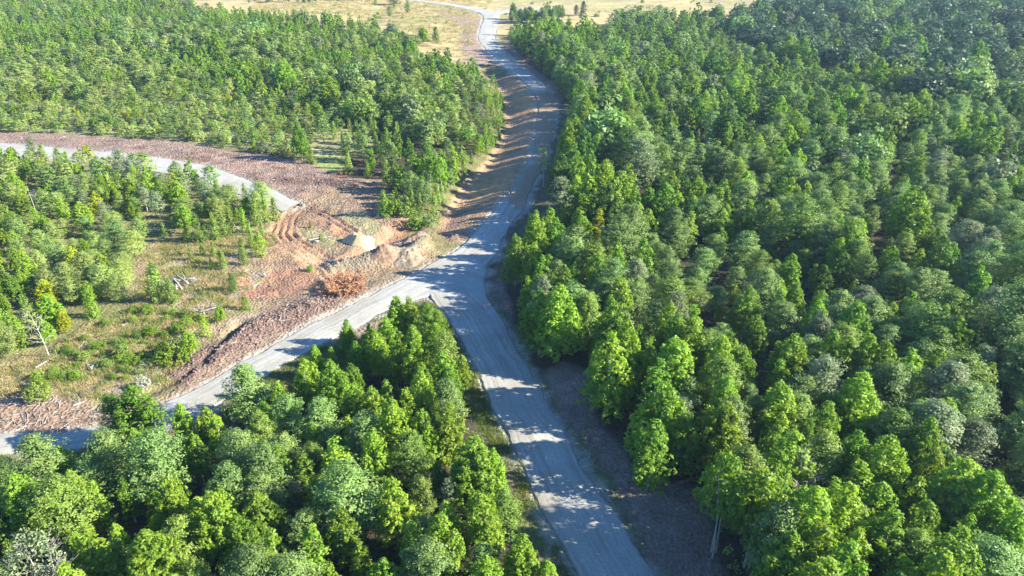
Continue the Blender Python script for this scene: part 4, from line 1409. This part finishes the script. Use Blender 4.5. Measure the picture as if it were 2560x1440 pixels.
CS = [
 (585,728,50,'conical','deep',1.25,'dark green bushy young tree alone on the dry clearing'),
 (400,752,100,'conical','olive',1.15,'big olive green cone-shaped shrub at the edge of the clearing'),
 (432,758,66,'conical','olive',1.2,'smaller olive shrub leaning against the big cone-shaped shrub'),
 (612,664,70,'conical','olive',.85,'slim upright olive shrub standing free in the clearing'),
 (652,642,58,'conical','lime',1.4,'round yellow-green shrub beside the bulldozed ruts'),
 (632,618,45,'conical','olive',1.1,'olive shrub behind the slim upright one'),
 (560,672,52,'conical','olive',1.0,'olive shrub with open stems above the straw grass'),
 (537,642,40,'conical','olive',1.0,None),(508,640,32,'conical','olive',1.1,None),(530,672,30,'conical','green',1.0,None),(478,650,30,'conical','olive',1.1,None),
 (515,842,62,'conical','lime',1.0,'narrow bright lime shrub beside the ditch'),
 (553,806,42,'broadleaf','lime',1.1,'small lime bush with two tops above the ditch'),
 (478,892,72,'broadleaf','lime',1.25,'big lime bush overhanging the ditch'),(440,897,55,'scrub','lime',1.2,'wide yellow-green bush next to the big lime bush'),
 (615,775,38,'conical','lime',1.4,'small round green shrub on orange earth'),
 (305,887,36,'scrub','olive',1.1,'low olive bush casting a long shadow on the clearing'),(358,888,22,'scrub','lime',.9,'little yellow-green dome bush on the clearing'),
 (105,998,52,'scrub','olive',.9,'olive bush between the stumps and the chipped wood'),(118,985,44,'conical','lime',1.2,'lime shrub growing out of the olive bush'),
 (360,970,36,'scrub','white',.8,'small bush covered with white flowers at the ditch end'),
 (775,679,22,'scrub','lime',.7,'tiny lime bush at the foot of the ruts'),(775,566,16,'conical','deep',1.2,'tiny dark seedling between the ruts'),(803,599,16,'scrub','lime',.6,'tiny bright bush beside the pile of pale sticks'),
 (962,545,66,'conical','lime',1.0,'narrow yellow-green shrub above the orange cut'),(988,538,58,'scrub','lime',.95,'wide yellow-green bush above the orange cut'),(1010,538,50,'scrub','olive',.9,'olive bush above the orange cut'),
 (1040,560,40,'scrub','green',1.0,'green bush at the head of the gully'),(1068,556,36,'scrub','grey',1.1,'grey-green bush at the head of the gully'),
 (1090,104,34,'conical','deep',1.5,'dark shrub with a thin leader alone on the dry field'),(1060,106,34,'broadleaf','lime',1.5,'round yellow-green tree on the dry field edge'),
 (1040,112,22,'scrub','deep',1.3,'dark bush under the round yellow-green field tree'),
 (975,46,28,'feathery','grey',.9,None),(1020,32,30,'feathery','grey',1,None),(985,14,26,'feathery','dark',1.6,'dark bushy tree beside the far road bend'),
]
for q, (px, py, ph, k, c, w, lb) in enumerate(CS):
    if lb is None:
        if py < 60:
            lb, gp = 'pale grey-green tree standing on the dry field', 'lone trees on the dry field'
        else:
            lb, gp = f'short {HUEW[c]} shrub among straw grass in the clearing', 'short shrubs among the straw grass'
    else:
        gp = None
    shrub_at(px, py, ph, k, c, w * 1.18, lb, gp)
rs = random.Random(4)
for (px, py, ph) in [(500,606,75),(470,602,60),(540,600,70),(562,592,62),(520,600,50),(582,587,70),(612,577,62),(642,562,66),(667,552,70),(690,546,60),(625,588,40),(655,580,32)]:
    shrub_at(px, py, ph, 'conical', rs.choice(['olive', 'olive', 'lime']), rs.uniform(.9, 1.25), 'upright shrub in the dense row bordering the clearing', 'row of upright shrubs bordering the clearing')
n_ = 0
Z_LOW = PP([(60, 935), (130, 872), (215, 818), (340, 770), (420, 770), (520, 790), (470, 850), (400, 915), (330, 950), (200, 960), (80, 970)])
while n_ < 64:
    px, py = rs.uniform(60, 520), rs.uniform(770, 970)
    p = P(px, py)
    if sd_poly(p[0], p[1], Z_LOW) < 0.4:
        continue
    shrub_at(px, py, rs.uniform(10, 24), 'scrub', rs.choice(['olive', 'green', 'lime', 'olive']), rs.uniform(1.0, 1.9), 'knee-high bush on the green side of the clearing', 'knee-high bushes of the clearing')
    n_ += 1
n_ = 0
while n_ < 60:
    px, py = rs.uniform(900, 2000), rs.uniform(-2, 125)
    p = P(px, py)
    if sd_poly(p[0], p[1], FIELD) < 1.5 or road_sd(np.array([p[0]]), np.array([p[1]]))[0] > -2.5:
        continue
    shrub_at(px, py, rs.uniform(4, 10), 'scrub', rs.choice(['olive', 'grey', 'pale']), rs.uniform(1.0, 1.8), 'low bush dotted on the dry field', 'low bushes dotted on the dry field')
    n_ += 1
for q in range(26):
    px = 1275 + q * 5.2 + rs.uniform(-4, 4)
    py = 44 + 16 * rs.random() + (4 if q < 18 else -2)
    shrub_at(px, py, rs.uniform(22, 38), rs.choice(['feathery', 'feathery', 'broadleaf']), rs.choice(['grey', 'dark', 'deep', 'grey']), rs.uniform(.9, 1.3), 'tree of the dark grove standing on the dry field', 'grove on the dry field', 0)
for (px, py, ph) in [(1440,40,26),(1458,38,32),(1452,50,22)]:
    shrub_at(px, py, ph, 'feathery', 'dark', 1.1, 'tree of the little clump beside the field grove', 'little clump beside the field grove', 0)
for q in range(22):
    px = 620 + q * 15 + rs.uniform(-5, 5)
    shrub_at(px, rs.uniform(-1, 7), rs.uniform(12, 20), 'feathery', rs.choice(['grey', 'dark']), rs.uniform(1.0, 1.5), 'tree in the far row across the dry field', 'far row of trees across the dry field', 0)

# ------------------------------------------------------------------ heaps, brush, dead wood
def zat(x, y):
    return float(height(np.array([x]), np.array([y]))[0])

def heap(px, py, wm, dm, hm, rz, mat, name, label, seed, cat='heap'):
    x, y = P(px, py)
    n, m = 26, 40
    r = np.random.default_rng(seed)
    V = []
    for i in range(n + 1):
        t = i / n
        for j in range(m):
            a = 2 * math.pi * j / m
            k = 1 + 0.18 * math.sin(a * 2 + seed) + 0.10 * math.sin(a * 5 + seed * 2)
            V.append((math.cos(a) * t * wm / 2 * k, math.sin(a) * t * dm / 2 * k, 0))
    V = np.array(V)
    rr = np.repeat(np.arange(n + 1) / n, m)
    prof = np.clip(1 - rr ** 2.2, 0, 1) ** 1.5
    nz = fbm(V[:, 0] + seed * 9, V[:, 1], 2.4, seed, 5) - 0.5 + 0.5 * (fbm(V[:, 0] + seed * 5, V[:, 1], 0.7, seed + 1, 2) - 0.5)
    V[:, 2] = hm * prof * (1 + nz * 1.3) + nz * 0.5 * (1 - rr) - 0.25 * (rr > 0.97)
    ii = np.arange((n + 1) * m).reshape(n + 1, m)
    F = np.stack([ii[:-1, :].ravel(), ii[1:, :].ravel(), np.roll(ii, -1, 1)[1:, :].ravel(), np.roll(ii, -1, 1)[:-1, :].ravel()], 1)
    c, s_ = math.cos(rz), math.sin(rz)
    W = V.copy()
    W[:, 0] = V[:, 0] * c - V[:, 1] * s_
    W[:, 1] = V[:, 0] * s_ + V[:, 1] * c
    base = zat(x, y)
    hz_ = height(W[:, 0] + x, W[:, 1] + y) - base
    W[:, 2] += hz_
    o = obj(name, mesh_np(name, W, F, mat, smooth=True), loc=(x, y, base))
    tag(o, label, cat)
    return o
M_SAND = rough_mat('pale_sand', (0.54, 0.41, 0.23), (0.40, 0.29, 0.16), 1.5, 0.95, 0.6)
M_GREYH = rough_mat('grey_spoil', (0.30, 0.24, 0.165), (0.15, 0.115, 0.08), 2.6, 0.95, 0.7)
M_BROWNH = rough_mat('brown_spoil', (0.27, 0.185, 0.125), (0.14, 0.09, 0.06), 2.6, 0.95, 0.8)
heap(898, 605, 5.6, 5.4, 1.25, 0.2, M_SAND, 'sand_heap', 'tall heap of pale yellow sand beside the ruts', 3)
heap(1022, 652, 6.5, 4.5, 0.7, 0.5, M_GREYH, 'spoil_heap', 'greyish earth heap with a grassy side next to the road', 5)
heap(1040, 606, 5.0, 3.6, 0.6, 0.3, M_BROWNH, 'spoil_heap', 'long brown earth heap behind the greyish heap', 7)
heap(965, 655, 4.5, 3.0, 0.9, 0.6, M_BROWNH, 'spoil_heap', 'low brown earth heap trailing off the greyish heap', 9)
heap(1140, 594, 5.5, 3.6, 0.4, 0.3, M_BROWNH, 'spoil_heap', 'low brown earth heap where the embankment meets the road', 11)

def stick(r, a, b, rad, sides=4, bend=0.06):
    a, b = np.asarray(a, float), np.asarray(b, float)
    L = np.linalg.norm(b - a)
    m1 = a + (b - a) * 0.35 + r.normal(0, bend * L, 3)
    m2 = a + (b - a) * 0.7 + r.normal(0, bend * L, 3)
    return tube([a, m1, m2, b], [rad, rad * 0.85, rad * 0.65, rad * 0.35], sides)

def brush_pile(px, py, wm, hm, n, mat, leaf, label, name='brush_pile', seed=1, rad=0.05, cat='brush pile', main=0):
    x, y = P(px, py)
    z = zat(x, y)
    r = np.random.default_rng(seed)
    e = bpy.data.objects.new(name, None)
    col.objects.link(e)
    e.location = (x, y, z)
    tag(e, label, cat)
    parts = []
    tips = []
    for k in range(n):
        a = r.uniform(0, 2 * math.pi)
        u = r.random() ** 0.5 * wm * 0.42
        b = np.array([math.cos(a) * u, math.sin(a) * u, r.uniform(0.02, hm * 0.45)])
        a2 = a + r.normal(0, 0.9)
        ln = wm * r.uniform(0.14, 0.36)
        t = b + np.array([math.cos(a2) * ln, math.sin(a2) * ln, r.uniform(-0.1, 1) * hm * 0.65])
        t[2] = min(max(t[2], 0.03), hm)
        parts.append(stick(r, b, t, rad * r.uniform(0.4, 1.2), 4, 0.1))
        tips.append((b, t))
        for q in range(2):
            v = b + (t - b) * r.uniform(0.4, 0.95)
            w_ = v + r.normal(0, 0.35 * ln, 3)
            w_[2] = max(w_[2], 0.02)
            parts.append(stick(r, v, w_, rad * 0.35, 4, 0.1))
    obj('branches', mesh_np('branches', *join(parts), mat), e)
    if main:
        mp = []
        for k in range(main):
            a = r.uniform(0, math.pi)
            c = r.normal(0, wm * 0.12, 3)
            d = np.array([math.cos(a), math.sin(a), r.uniform(-.1, .2)]) * wm * r.uniform(0.3, 0.5)
            c[2] = abs(c[2]) * 0.4 + 0.2 + 0.12 * k
            mp.append(stick(r, c - d, c + d, rad * 3.2, 4, 0.03))
        obj('log', mesh_np('log', *join(mp), mat), e)
    if leaf:
        C, Nn = [], []
        for (b, t) in tips:
            for q in range(leaf[1]):
                C.append(b + (t - b) * r.uniform(0.2, 1.05) + r.normal(0, 0.12, 3))
        C = np.array(C)
        C[:, 2] = np.maximum(C[:, 2], 0.04)
        V = leaves(C, r.normal(size=C.shape), r.uniform(.16, .34, len(C)), r.uniform(.07, .14, len(C)), r)
        obj('dead_leaves', leaf_mesh('dead_leaves', V, r.random(len(C)), LEAF[leaf[0]]), e)
    return e
brush_pile(858, 728, 5.6, 2.1, 150, RUSTWOOD, ('rust', 48), 'big heap of rusty orange uprooted brush beside the gravel road', seed=2)
brush_pile(452, 708, 4.6, 0.9, 26, WOOD_DEAD, None, 'pile of bleached grey logs beside the cone-shaped shrub', 'log_pile', 5, 0.06, 'log pile', 5)
brush_pile(512, 780, 3.4, 1.3, 36, WOOD_DEAD, None, 'tangle of grey roots on the clearing above the lime shrub', 'root_tangle', 6, 0.05, 'roots', 2)
brush_pile(460, 862, 3.2, 1.6, 44, WOOD_DEAD, ('grey', 5), 'bleached twiggy brush behind the big lime bush', 'dead_brush', 7, 0.035, 'brush pile')
brush_pile(410, 872, 3.8, 0.7, 40, RUSTWOOD, ('rust', 6), 'low rusty dead bracken beside the ditch', 'dead_brush', 17, 0.03, 'brush pile')
brush_pile(790, 602, 2.8, 0.7, 22, WOOD_DEAD, None, 'small pile of pale sticks between the ruts and the sand heap', 'stick_pile', 8, 0.05, 'stick pile', 3)
brush_pile(655, 692, 2.2, 0.6, 16, WOOD_DEAD, None, 'grey stump with splayed roots beside the orange scar', 'tree_stump', 9, 0.06, 'stump', 1)
brush_pile(1100, 522, 3.6, 1.3, 46, TWIG, None, 'pinkish dry brush at the top of the gully', 'dead_brush', 10, 0.03, 'brush pile')
brush_pile(380, 922, 4.2, 0.9, 42, WOOD_DEAD, None, 'spread of pale dead branches near the ditch end', 'dead_brush', 12, 0.03, 'brush pile')
brush_pile(240, 915, 1.8, 0.8, 14, WOOD_DEAD, None, 'white splintered stump on the clearing', 'tree_stump', 13, 0.06, 'stump', 1)
brush_pile(75, 962, 1.6, 0.6, 12, WOOD_DEAD, None, 'grey stump in a dark hollow of the clearing', 'tree_stump', 14, 0.06, 'stump', 1)
brush_pile(190, 995, 3.0, 0.9, 30, TWIG, None, 'brown twig heap at the rim of the chipped wood', 'dead_brush', 15, 0.035, 'brush pile')
brush_pile(870, 470, 5.5, 1.2, 60, TWIG, None, 'long dark brush row on the brown bulldozed strip', 'dead_brush', 16, 0.04, 'brush pile', 3)
brush_pile(850, 445, 4.5, 1.3, 40, RUSTWOOD, ('rust', 4), 'tan dry brush behind the dark brush row', 'dead_brush', 18, 0.03, 'brush pile')
brush_pile(965, 470, 4.0, 1.2, 40, TWIG, ('rust', 3), 'reddish dry brush against the green wood edge', 'dead_brush', 19, 0.03, 'brush pile')

def log(x0, y0, x1, y1, rad, mat, label, group=None, seed=0):
    a, b = P(x0, y0), P(x1, y1)
    za, zb = zat(*a), zat(*b)
    c = (a + b) / 2
    zc = max(zat(*c), (za + zb) / 2)
    e = bpy.data.objects.new('fallen_log', None)
    col.objects.link(e)
    e.location = (c[0], c[1], zc)
    r = np.random.default_rng(seed)
    p0 = np.array([a[0] - c[0], a[1] - c[1], za - zc + rad * 0.8])
    p1 = np.array([b[0] - c[0], b[1] - c[1], zb - zc + rad * 0.6])
    obj('trunk', mesh_np('trunk', *stick(r, p0, p1, rad, 6, 0.012), mat, smooth=True), e)
    for k in range(2):
        v = p0 + (p1 - p0) * r.uniform(.4, .9)
        w_ = v + r.normal(0, .5, 3) + np.array([0, 0, .35])
        obj('branch_stub', mesh_np('branch_stub', *stick(r, v, w_, rad * .4, 4), mat), e)
    tag(e, label, 'log', group)
logs = [(88, 918, 152, 883, .13, WOOD_DEAD, 'long bleached log lying below the thicket edge'), (305, 811, 331, 802, .12, WOOD_DEAD, 'short pale log on the green grass of the clearing'),
        (384, 783, 396, 775, .09, WOOD_DEAD, 'small white log next to the thicket corner'), (222, 934, 238, 925, .10, WOOD_DEAD, 'pale log beside the white splintered stump'),
        (42, 985, 75, 975, .14, TWIG, 'brown log at the rim of the chipped wood'), (183, 1015, 212, 1003, .10, WOOD_DEAD, 'pale log in the chipped wood'),
        (861, 641, 876, 636, .10, WOOD_DEAD, 'pale stick lying in the orange pit'), (808, 597, 832, 593, .09, WOOD_DEAD, 'white log beside the pile of pale sticks'),
        (1690, 1214, 1748, 1196, .20, TWIG, 'fallen brown trunk in the shade of the big forest'), (1440, 1152, 1462, 1140, .08, TWIG, 'thin fallen branch on the shaded verge'),
        (1690, 1275, 1706, 1268, .08, WOOD_DEAD, 'thin grey branch on the bare shaded verge'), (700, 812, 706, 800, .07, WOOD_DEAD, 'pale stub sticking out of the rough soil berm'),
        (612, 682, 622, 676, .08, WOOD_DEAD, 'white stick beside the stump with splayed roots'), (930, 437, 950, 430, .10, WOOD_DEAD, 'grey log at the wood edge above the brown strip')]
for q, L_ in enumerate(logs):
    log(*L_[:7], seed=q)

# dead standing trees
def snag(px, py, h, mat, label, seed, group=None, twigs=4, limbs=16, tilt=0.0, leaf=None):
    x, y = P(px, py)
    z = zat(x, y)
    r = np.random.default_rng(seed)
    e = bpy.data.objects.new('dead_tree', None)
    col.objects.link(e)
    e.location = (x, y, z - 0.05)
    e.rotation_euler = (0, tilt, r.uniform(0, 6.28))
    tag(e, label, 'dead tree', group)
    parts = []
    zs = np.array([-0.3, 0, h * .3, h * .6, h * .85, h])
    lean = r.normal(0, 0.05 * h, 2)
    path = np.stack([lean[0] * (zs / h) ** 2, lean[1] * (zs / h) ** 2, zs], 1)
    obj('trunk', mesh_np('trunk', *tube(path, np.array([1.3, 1.1, .8, .55, .3, .08]) * 0.012 * h, 6), mat, smooth=True), e)
    for k in range(limbs):
        t = r.uniform(.25, .98)
        b = np.array([np.interp(h * t, zs, path[:, 0]), np.interp(h * t, zs, path[:, 1]), h * t])
        a = r.uniform(0, 6.28)
        ln = h * .26 * (1.2 - t) * r.uniform(.7, 1.3)
        tip = b + np.array([math.cos(a) * ln, math.sin(a) * ln, ln * r.uniform(.4, 1.2)])
        parts.append(stick(r, b, tip, .0055 * h * (1.2 - t), 4, .08))
        for q in range(twigs):
            v = b + (tip - b) * r.uniform(.35, 1)
            parts.append(stick(r, v, v + (tip - b) * .35 + r.normal(0, .22 * ln, 3), .0022 * h, 4, .1))
    obj('branches', mesh_np('branches', *join(parts), mat), e)
    if leaf:
        C = []
        for k in range(leaf[1]):
            t = r.uniform(.45, 1)
            a = r.uniform(0, 6.28)
            q = h * .3 * (1.15 - t) * r.uniform(.6, 1.1)
            for j in range(14):
                C.append((math.cos(a) * q + r.normal(0, .25), math.sin(a) * q + r.normal(0, .25), h * t + q * .6 + r.normal(0, .18)))
        C = np.array(C)
        V = leaves(C, r.normal(size=C.shape), r.uniform(.2, .36, len(C)), r.uniform(.12, .2, len(C)), r)
        obj('crown', leaf_mesh('crown', V, r.random(len(C)), LEAF[leaf[0]]), e)
    return e
def snag_top(px, py, h, *a, **k):
    p = P(px, py, h)
    u = project(p[0], p[1], 0)
    return snag(u[0], u[1], h, *a, **k)
snag_top(52, 1345, 8.5, WOOD_DEAD, 'pale half-dead tree with bare white limbs beside two others', 41, leaf=('pale', 26))
snag_top(100, 1352, 8.0, WOOD_DEAD, 'bone-white half-dead tree with a sparse yellowish top', 42, leaf=('pale', 30))
snag_top(146, 1396, 7.0, WOOD_DEAD, 'thin white forked dead stem among lime trees', 43)
snag_top(20, 1375, 7.5, WOOD_DEAD, 'pale half-dead tree leaning behind the white limbed one', 46, leaf=('pale', 24))
snag_top(432, 1392, 5.5, WOOD_DEAD, 'small ash-white dead tree in the wooded wedge', 44)
snag_top(252, 1012, 4.5, WOOD_DEAD, 'ash-grey dead bushy tree beside the round green tree', 45, twigs=8, limbs=26)
snag_top(80, 770, 7.5, BARK_PALE, 'tall bleached dead tree at the thicket edge', 47)
snag_top(68, 462, 7.5, BARK_PALE, 'thin pale bare trunk leaning in the thicket', 48, twigs=2, limbs=8)
snag_top(243, 485, 6, BARK_PALE, 'thin pale bare trunk standing straight in the thicket', 49, twigs=2, limbs=6)
snag_top(1360, 372, 8.5, BARK_PALE, 'half-dead silvery tree with tan tufts on the forest edge', 50, leaf=('olive', 40))
snag_top(1305, 625, 6.5, WOOD_DEAD, 'silvery dead shrub in front of the yellow-green forest edge tree', 51, twigs=9, limbs=30)
snag_top(180, 130, 7, WOOD_DEAD, 'bleached dead tree on the far scrubland', 52, twigs=8, limbs=30)
snag_top(2020, 1130, 9, WOOD_DEAD, 'silvery dead crown inside the big forest', 53, twigs=8, limbs=26)

# survey stakes
def stake(px, py, h, label):
    x, y = P(px, py)
    z = zat(x, y)
    V, F = tube([(0, 0, -.3), (0, 0, h * .9), (0, 0, h)], [.05, .045, .012], 4)
    o = obj('survey_stake', mesh_np('survey_stake', V, F, WOOD_DEAD), loc=(x, y, z))
    tag(o, label, 'stake')
stake(1063, 578, 1.5, 'white wooden stake at the mouth of the gully')
stake(1116, 641, 1.3, 'thin wooden stake at the road edge near the spoil heaps')
stake(1262, 486, 1.2, 'thin wooden stake on top of the embankment')

# ------------------------------------------------------------------ loose litter: sticks, clods, grass
r5 = np.random.default_rng(77)
def sample(poly, n, mg=0.3, offroad=0.35):
    lo, hi = poly.min(0), poly.max(0)
    out = np.zeros((0, 2))
    while len(out) < n:
        q = r5.uniform(lo, hi, (n * 3, 2))
        m = (sd_poly(q[:, 0], q[:, 1], poly) > mg)
        q = q[m]
        m = road_sd(q[:, 0], q[:, 1]) < -offroad
        out = np.vstack([out, q[m]])
    return out[:n]

def near_line(line, n, half):
    out = []
    seg = np.diff(line, axis=0)
    L = np.hypot(*seg.T)
    k = r5.choice(len(seg), n, p=L / L.sum())
    t = r5.random(n)[:, None]
    p = line[k] + seg[k] * t + r5.normal(0, half * .55, (n, 2))
    return p[road_sd(p[:, 0], p[:, 1]) < -0.4]

CHIPS = PP([(-60, 985), (60, 985), (250, 1010), (330, 1030), (200, 1076), (0, 1088), (-60, 1088)])
q = np.vstack([sample(CHIPS, 220), sample(VERGE_R, 110), sample(BROWNSTRIP, 300), sample(CLEAR, 420)])
n = len(q)
qz = height(q[:, 0], q[:, 1])
a = r5.uniform(0, math.pi, n)
ln = r5.uniform(.15, .8, n) ** 1.3
w = r5.uniform(.018, .05, n)
d = np.stack([np.cos(a), np.sin(a), r5.normal(0, .15, n)], 1) * ln[:, None]
s_ = np.stack([-np.sin(a), np.cos(a), 0 * a], 1) * w[:, None]
c = np.stack([q[:, 0], q[:, 1], qz + .05], 1)
up = np.array([0, 0, 1.0]) * w[:, None]
V = np.stack([c - d - s_, c - d + s_, c - d + up * 1.6, c + d - s_, c + d + s_, c + d + up * 1.6], 1).reshape(-1, 3)
b = np.arange(n)[:, None] * 6
F = np.vstack([b + np.array([[0, 3, 5, 2]]), b + np.array([[1, 2, 5, 4]]), b + np.array([[0, 1, 4, 3]])])
tag(obj('woody_litter', mesh_np('woody_litter', V, F, WOOD_DEAD)), 'scattered pale sticks and wood chips on bare earth', kind='stuff')

q = np.vstack([near_line(BERM, 2400, 2.6), near_line(SPOIL3, 300, 1.8), near_line(SPOIL1, 260, 2.2), near_line(SPOIL2, 200, 2.0), sample(BROWNSTRIP, 700), sample(VERGE_R, 260),
               near_line(RUT2, 160, 1.5), sample(PP([(640, 1040), (700, 925), (830, 855), (900, 830), (960, 830), (900, 900), (800, 950), (720, 990)]), 260), sample(EMB, 380)])
n = len(q)
qz = height(q[:, 0], q[:, 1])
sz = r5.uniform(.04, .14, n) * (.5 + 1.1 * r5.random(n) ** 2)
base = np.array([(1, 1, -.6), (-1, 1, -.6), (-1, -1, -.6), (1, -1, -.6), (.7, .7, .7), (-.7, .7, .7), (-.7, -.7, .7), (.7, -.7, .7)])
V = base[None] * sz[:, None, None] * r5.uniform(.35, 1.5, (n, 8, 3)) * np.array([1, 1, .7])
a = r5.uniform(0, 6.28, n)
ca, sa = np.cos(a)[:, None], np.sin(a)[:, None]
V = np.stack([V[:, :, 0] * ca - V[:, :, 1] * sa, V[:, :, 0] * sa + V[:, :, 1] * ca, V[:, :, 2]], 2) + np.stack([q[:, 0], q[:, 1], qz + sz * .25], 1)[:, None, :]
b = np.arange(n)[:, None] * 8
F = np.vstack([b + np.array([f_]) for f_ in ((4, 5, 6, 7), (0, 1, 5, 4), (1, 2, 6, 5), (2, 3, 7, 6), (3, 0, 4, 7))])
M_CLOD = rough_mat('soil_clods', (0.25, 0.175, 0.135), (0.14, 0.095, 0.075), 0.8, 0.95, 0.6)
tag(obj('soil_clods', mesh_np('soil_clods', V.reshape(-1, 3), F, M_CLOD)), 'loose brown clods of turned earth', kind='stuff')

def tuft_mesh(r, mat, h=.35, n=26, spread=.28):
    C = r.normal(0, spread, (n, 2))
    a = r.uniform(0, 6.28, n)
    lean = r.normal(0, .3, (n, 2)) * h
    hh_ = h * r.uniform(.5, 1.2, n)
    w = .03
    b0 = np.stack([C[:, 0] - np.cos(a) * w, C[:, 1] - np.sin(a) * w, np.full(n, -.03)], 1)
    b1 = np.stack([C[:, 0] + np.cos(a) * w, C[:, 1] + np.sin(a) * w, np.full(n, -.03)], 1)
    t = np.stack([C[:, 0] + lean[:, 0], C[:, 1] + lean[:, 1], hh_], 1)
    V = np.stack([b0, b1, t], 1).reshape(-1, 3)
    me = mesh_np('tuft', V, np.arange(n * 3).reshape(n, 3), mat)
    at = me.attributes.new('tint', 'FLOAT', 'POINT')
    at.data.foreach_set('value', np.repeat(r.random(n), 3).astype(np.float32))
    return me
G_DRY = leaf_mat('grass_dry', (0.33, 0.26, 0.11), c2=(0.46, 0.38, 0.18), trans=.3)
G_GRN = leaf_mat('grass_green', (0.11, 0.16, 0.035), c2=(0.2, 0.24, 0.06), trans=.3)
tufts = [tuft_mesh(r5, G_DRY) for _ in range(4)] + [tuft_mesh(r5, G_GRN) for _ in range(4)] + [tuft_mesh(r5, G_GRN, .6, 40, .4) for _ in range(2)]
def grass(name, poly, n, dry, label, smin=.6, smax=1.4, mgn=0.2):
    q = sample(poly, n, mgn)
    m = fbm(q[:, 0], q[:, 1], 5, 2, 2)
    q = q[m > .38]
    n = len(q)
    idx = np.where(r5.random(n) < dry, r5.integers(0, 4, n), r5.integers(4, 10, n))
    s_ = r5.uniform(smin, smax, n)
    gn_scatter(name, np.stack([q[:, 0], q[:, 1], height(q[:, 0], q[:, 1])], 1), r5.uniform(0, 6.28, n), np.stack([s_, s_, s_], 1), idx, tufts, label)
grass('clearing_grass', PP([(560, 590), (690, 560), (690, 640), (640, 700), (600, 770), (500, 850), (420, 960), (330, 1005), (0, 985), (-150, 985), (-150, 925), (0, 912), (110, 882), (210, 812), (330, 765), (352, 700), (345, 655), (395, 600), (470, 590)]), 3600, .7, 'straw and green grass tufts of the clearing')
grass('field_grass', PP([(620, 26), (900, 44), (1030, 80), (1050, 115), (1190, 160), (1190, 60), (1230, 0), (640, 0)]), 5000, .9, 'dry yellow grass tufts of the field', 1.0, 2.4)
grass('verge_grass', VERGE_L, 4200, .1, 'short green grass between the road and the wooded wedge', .5, 1.1)
if False: grass('ditch_grass', PP([(1085, 665), (1010, 700), (940, 735), (800, 800), (640, 882), (430, 1000), (400, 990), (500, 930), (640, 850), (800, 780), (930, 715), (1040, 665)]), 1500, .5, 'grass strip along the gravel road', .5, 1.0, 0.0)

# ------------------------------------------------------------------ air
hm, hnt = new_mat('haze')
pv = N(hnt, 'ShaderNodeVolumePrincipled')
pv.inputs['Color'].default_value = (0.55, 0.80, 1.0, 1)
pv.inputs['Density'].default_value = 0.00013
pv.inputs['Anisotropy'].default_value = 0.2
ho = N(hnt, 'ShaderNodeOutputMaterial')
hnt.links.new(pv.outputs[0], ho.inputs['Volume'])
X0, X1, Y0, Y1, Z0, Z1 = -4300, 4300, -400, 6600, -6, 62
V = np.array([(x, y, z) for z in (Z0, Z1) for (x, y) in ((X0, Y0), (X1, Y0), (X1, Y1), (X0, Y1))], float)
F = np.array([(3, 2, 1, 0), (4, 5, 6, 7), (0, 1, 5, 4), (1, 2, 6, 5), (2, 3, 7, 6), (3, 0, 4, 7)])
hz_o = obj('haze', mesh_np('haze', V, F, hm))
tag(hz_o, 'thin bluish haze over the whole place', kind='stuff')
